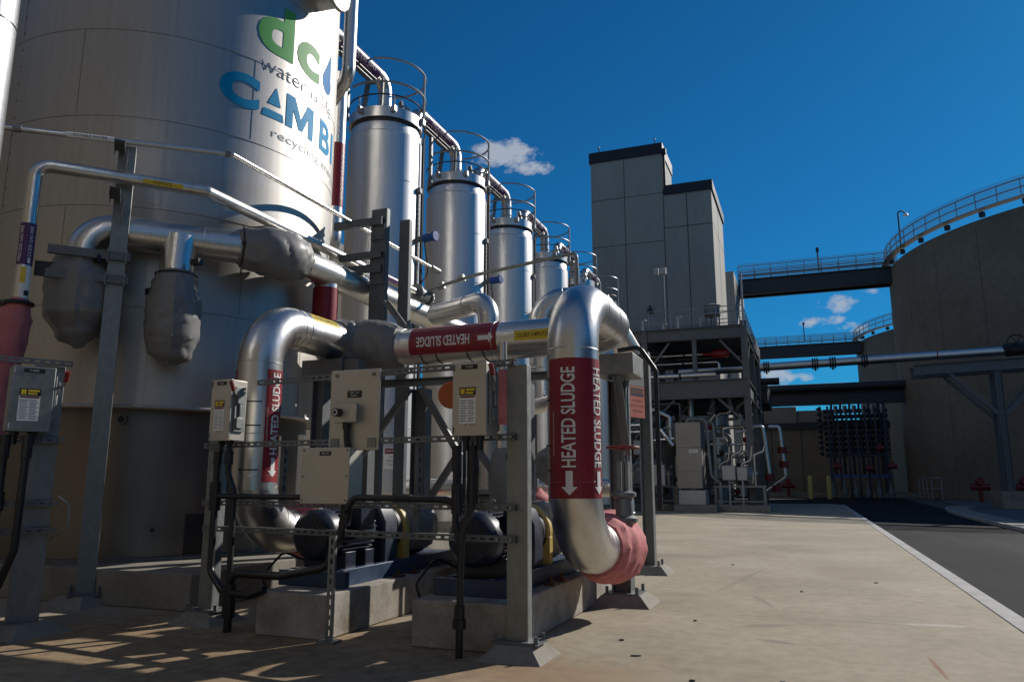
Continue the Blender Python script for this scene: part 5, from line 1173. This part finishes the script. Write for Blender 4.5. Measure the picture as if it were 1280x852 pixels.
# ------------------------------------------------------------------ far side: pipe bridge, low building, blue heat exchangers
t = thing('pipe_bridge', 'long dark pipe bridge low across the gap between platform and digester', 'bridge', (3, 104, 0))
mb = MB(); mb.ibeam((-20, 98, 11.4), (11.4, 98, 11.4), .8, 1.5, .08); mb.build('girder', 'dark', t)
mb = MB(); mb.cyl((-20, 97.4, 12.7), (11.2, 97.4, 12.7), .45, 16); mb.cyl((-20, 98.4, 12.6), (11, 98.4, 12.6), .4, 16); mb.build('pipe', 'dark', t)
mb = MB(); mb.ibeam((-10, 98, 0), (-10, 98, 10.6), .6, .6, .06, (0, 1, 0)); mb.ibeam((8.5, 98, 0), (8.5, 98, 10.6), .6, .6, .06, (0, 1, 0)); mb.build('column', 'dark', t)
mb = MB(); mb.bb((-9, 103, 8.9), (-.9, 106, 11.0)); mb.bb((-.9, 103.4, 9.0), (3.6, 106, 10.5)); tag(mb.build('rooftop_unit', 'stucco', bevel=.03), 'pale box unit on the low building under the dark pipe bridge', 'rooftop unit')
t = thing('low_building', 'low tan concrete building at the end of the road', 'building', (-8, 106, 0))
mb = MB(); mb.bb((-26, 102, 0), (9.5, 116, 8.0)); mb.build('wall', 'digester', t)
mb = MB(); mb.bb((-26.2, 101.8, 8.0), (9.6, 116, 8.85)); mb.build('roof_edge', 'dark', t)
mb = MB()
for x in (-4, -.5, 3): mb.bb((x - .05, 101.985, 0), (x + .05, 102.01, 8))
mb.build('panel_joint', 'dark', t)
t = thing('heat_exchanger', 'stack of dark blue looped heat exchanger pipes on a steel frame', 'heat exchanger', (5, 92, 0))
for x in [2.4 + k * .92 for k in range(7)]:
    mb = MB(); mb.ibeam((x, 89.6, 0), (x, 89.6, 9.7), .22, .22, .03, (0, 1, 0)); mb.build('frame_post', 'bluepump', t)
for j in range(9):
    z = 4.5 + j * .6; mb = MB(); mb.cyl((2.0, 91.2, z), (8.4, 91.2, z), .2, 10); mb.cyl((2.0, 92.2, z), (8.4, 92.2, z), .2, 10); mb.build('tube_bank', 'dark', t)
for k in range(6):
    x = 2.85 + k * .92; mb = MB()
    mb.tube(rounded([(x, 90, 2.4), (x, 90, 4.6), (x - .12, 90, 6.4), (x + .22, 90, 7.4), (x - .1, 90, 9.2), (x, 90.6, 9.9)], .4, 6), .13, 10)
    for j in range(8): z = 4.7 + j * .62; mb.tube([(x, 90.1, z), (x + .34, 90.4, z + .22), (x + .4, 91.1, z + .3)], .1, 8)
    mb.build('riser_tube', 'bluepump', t)
    mb = MB(); mb.cyl((x + .3, 90, 8.9), (x + .3, 90, 9.8), .12, 10); mb.build('vent_stub', 'boxwhite', t)
mb = MB()
for j in range(9): z = 4.5 + j * .6; mb.tube([(1.7, 90, z), (1.35, 89.8, z + .15), (1.7, 90, z + .3)], .17, 8)
mb.build('return_bend', 'dark', t)
for z in (4.4, 2.2): mb = MB(); mb.bb((2.0, 89.5, z - .12), (8.3, 89.9, z + .12)); mb.build('frame_beam', 'blue' if z < 3 else 'bluepump', t)
for k, (x, z) in enumerate(((3.0, 3.2), (6.1, 3.0), (8.3, 3.2), (7.2, 5.1))):
    mb = MB(); mb.cyl((x - .4, 89.0, z), (x + .4, 89.0, z), .26, 12); mb.box((x, 88.9, z + .3), (.25, .25, .4)); mb.build('red_valve', 'redpaint', t)
for k in range(6): x = 2.4 + k * 1.1; mb = MB(); mb.cyl((x, 88.6, 0), (x, 88.6, 1.7), .17, 12); mb.lathe((x, 88.6, 0), [(.3, 0), (.36, .4), (.3, .9)], 14); mb.build('pump', 'galvdark', t)
for k, (x, y) in enumerate(((.15, 87), (1.95, 86.5))):
    mb = MB(); mb.lathe((x, y, -.1), [(.23, 0), (.23, 2.2), (.18, 2.32), (.05, 2.38)], 16)
    tag(mb.build('bollard', 'ypaint'), ['yellow bollard farther left of the blue pipe stack', 'yellow bollard at the left foot of the blue pipe stack'][k], 'bollard', 'yellow bollards')
for k, (x, y, lb) in enumerate(((13.2, 73.5, 'small red valve group at the digester foot left of the trestle'), (16.0, 72, 'red valve group at the digester foot beside the trestle base'), (-2.2, 94, 'red hydrant like valve on the wall base left of the bollards'))):
    t = thing('red_valve', lb, 'valve', (x, y, 0)); mb = MB(); mb.cyl((x, y, 0), (x, y, 1.6), .16, 12); mb.cyl((x - .7, y, 1.2), (x + .7, y, 1.2), .28, 14); mb.cyl((x, y - .4, 1.7), (x, y + .4, 1.7), .3, 14); mb.build('body', 'redpaint', t)
t = thing('handrail', 'short pipe handrail at the foot of the huge digester', 'railing', (11.5, 93, 0)); railing(t, [(10.2, 86, 0), (10.9, 82, 0), (11.6, 82, 0)], 2.0, 2, .04, 'railblue', 1.2)
# loose bits on the apron
random.seed(5)
for k, (x, y, s) in enumerate(((-1.62, 7.45, .045), (-1.35, 9.5, .02), (-1.9, 8.1, .02), (-.3, 6.9, .025), (-.2, 12.5, .03), (.9, 14, .03), (-1.0, 6.7, .02), (-2.1, 6.1, .02), (-1.5, 16, .03))):
    mb = MB(); mb.prism([(x + s * math.cos(a) * random.uniform(.6, 1.5), y + s * math.sin(a) * random.uniform(.4, 1), .002) for a in (0, 1, 2, 3, 4, 5)], (0, 0, 0), (0, 0, .012))
    tag(mb.build('stone_chip', 'conc' if k == 0 else 'dark'), 'small loose chip lying on the open concrete apron', 'stone chip', 'chips on the apron')
# ------------------------------------------------------------------ unseen buildings added around the yard for steel reflections and warm bounce
t = thing('unseen_reflection_block', 'long unseen tan building added behind the viewpoint for steel reflections', 'building', (-12, -32, 0))
mb = MB(); mb.bb((-75, -44, 0), (16, -27, 33)); mb.build('wall', 'backwall', t)
mb = MB(); mb.bb((-75.3, -44, 33), (16.3, -26.7, 34)); mb.build('parapet', 'parapet', t)
for k in range(7):
    mb = MB(); x = -68 + k * 13
    mb.bb((x, -26.98, 0), (x + .8, -26.4, 32.9)); mb.build('pilaster', 'digester', t)
t = thing('unseen_reflection_block', 'unseen tan wing added west of the reactor row for brown reflections', 'building', (-60, 15, 0))
mb = MB(); mb.bb((-75, -26.9, 0), (-42, 75, 24)); mb.build('wall', 'backwall', t)
mb = MB(); mb.bb((-75.3, -26.6, 24), (-41.7, 75.3, 24.8)); mb.build('parapet', 'parapet', t)
t = thing('unseen_reflection_block', 'unseen block added far to the east of the road to darken reflections', 'building', (70, 5, 0))
mb = MB(); mb.bb((58, -40, 0), (80, 48, 19)); mb.build('wall', 'backwall', t)
mb = MB(); mb.bb((57.7, -40.3, 19), (80.3, 48.3, 19.8)); mb.build('parapet', 'parapet', t)

# ------------------------------------------------------------------ world
w = bpy.data.worlds.new('World'); sc.world = w; w.use_nodes = True; nt = w.node_tree
bg = nt.nodes['Background']; sky = nt.nodes.new('ShaderNodeTexSky'); sky.sky_type = 'NISHITA'; sky.sun_disc = False
SUN_AZ, SUN_EL = 30.0, 31.0
sky.sun_elevation = R(SUN_EL); sky.sun_rotation = R(SUN_AZ); sky.altitude = 0; sky.air_density = 1.0; sky.dust_density = .15; sky.ozone_density = 4.0
gm = nt.nodes.new('ShaderNodeNewGeometry'); sep = nt.nodes.new('ShaderNodeSeparateXYZ'); tc = nt.nodes.new('ShaderNodeTexCoord'); nt.links.new(tc.outputs['Generated'], sep.inputs[0])
az = mathn(nt, 'MULTIPLY', mathn(nt, 'ARCTAN2', sep.outputs[0], sep.outputs[1]), 180 / PI)
el = mathn(nt, 'MULTIPLY', mathn(nt, 'ARCSINE', sep.outputs[2]), 180 / PI)
cmb = nt.nodes.new('ShaderNodeCombineXYZ'); nt.links.new(az, cmb.inputs[0]); nt.links.new(mathn(nt, 'MULTIPLY', el, 1.5), cmb.inputs[1])
nz = noise_n(nt, cmb.outputs[0], .85, 8, .62)
mask = None
for a0, e0, sa, se, amp in [(-21.6,24.3,2.6,1.0,1.3),(-19.6,23.3,2.2,.6,1.0),(2.9,12.2,1.7,.75,.8),(1.5,11.1,2.1,.5,.7),(3.7,10.5,1.3,.55,.7),(5.0,12.9,1.4,.35,.4),(-1.9,7.4,2.2,.95,.9),(.4,7.2,1.0,.45,.6),(.2,5.7,2.8,.5,.8)]:
    dx = mathn(nt, 'DIVIDE', mathn(nt, 'SUBTRACT', az, a0), sa); dy = mathn(nt, 'DIVIDE', mathn(nt, 'SUBTRACT', el, e0), se)
    q = mathn(nt, 'SUBTRACT', amp, mathn(nt, 'ADD', mathn(nt, 'MULTIPLY', dx, dx), mathn(nt, 'MULTIPLY', dy, dy)))
    mask = q if mask is None else mathn(nt, 'MAXIMUM', mask, q)
mk = mathn(nt, 'ADD', mask, mathn(nt, 'MULTIPLY', mathn(nt, 'SUBTRACT', nz, .5), 3.6))
rear_fill_cloud = mathn(nt, 'MULTIPLY', mathn(nt, 'SUBTRACT', -.15, sep.outputs[1]), 6.0); rear_fill_cloud = mathn(nt, 'MINIMUM', rear_fill_cloud, .38)  # unseen cloud bank added behind the camera for neutral ambient light
mk = mathn(nt, 'MAXIMUM', mk, mathn(nt, 'ADD', rear_fill_cloud, mathn(nt, 'MULTIPLY', mathn(nt, 'SUBTRACT', nz, .5), 2.0)))
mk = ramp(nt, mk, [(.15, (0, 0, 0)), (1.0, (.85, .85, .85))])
skyc = mix(nt, 1.0, sky.outputs[0], (.13, .98, 1.50), 'MULTIPLY')
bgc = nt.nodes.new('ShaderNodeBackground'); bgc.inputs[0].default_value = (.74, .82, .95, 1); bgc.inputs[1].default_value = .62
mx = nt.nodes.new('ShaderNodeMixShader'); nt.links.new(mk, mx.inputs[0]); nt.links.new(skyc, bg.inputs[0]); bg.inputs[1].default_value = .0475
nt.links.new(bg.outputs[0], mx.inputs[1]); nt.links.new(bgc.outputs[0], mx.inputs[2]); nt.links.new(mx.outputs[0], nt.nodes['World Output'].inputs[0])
# ------------------------------------------------------------------ sun and camera
L = bpy.data.lights.new('sun', 'SUN'); L.energy = 5.0; L.angle = R(.53); L.color = (1, .93, .84)
so = bpy.data.objects.new('sun', L); COL.objects.link(so); sd = V((math.sin(R(SUN_AZ)) * math.cos(R(SUN_EL)), math.cos(R(SUN_AZ)) * math.cos(R(SUN_EL)), math.sin(R(SUN_EL))))
so.rotation_euler = sd.to_track_quat('Z', 'Y').to_euler(); so.location = (20, 30, 40)
cam = bpy.data.cameras.new('camera'); cam.sensor_width = 36; cam.lens = 950 / 1280 * 36; cam.clip_end = 3000; cam.clip_start = .05
co = bpy.data.objects.new('camera', cam); COL.objects.link(co); co.location = (0, 0, 1.6); co.rotation_euler = (R(90 + 10.5), 0, R(21)); sc.camera = co
sc.render.engine = 'CYCLES'
vs = sc.view_settings; vs.view_transform = 'Standard'; vs.look = 'None'; vs.exposure = -.15; vs.gamma = 1; vs.use_curve_mapping = False
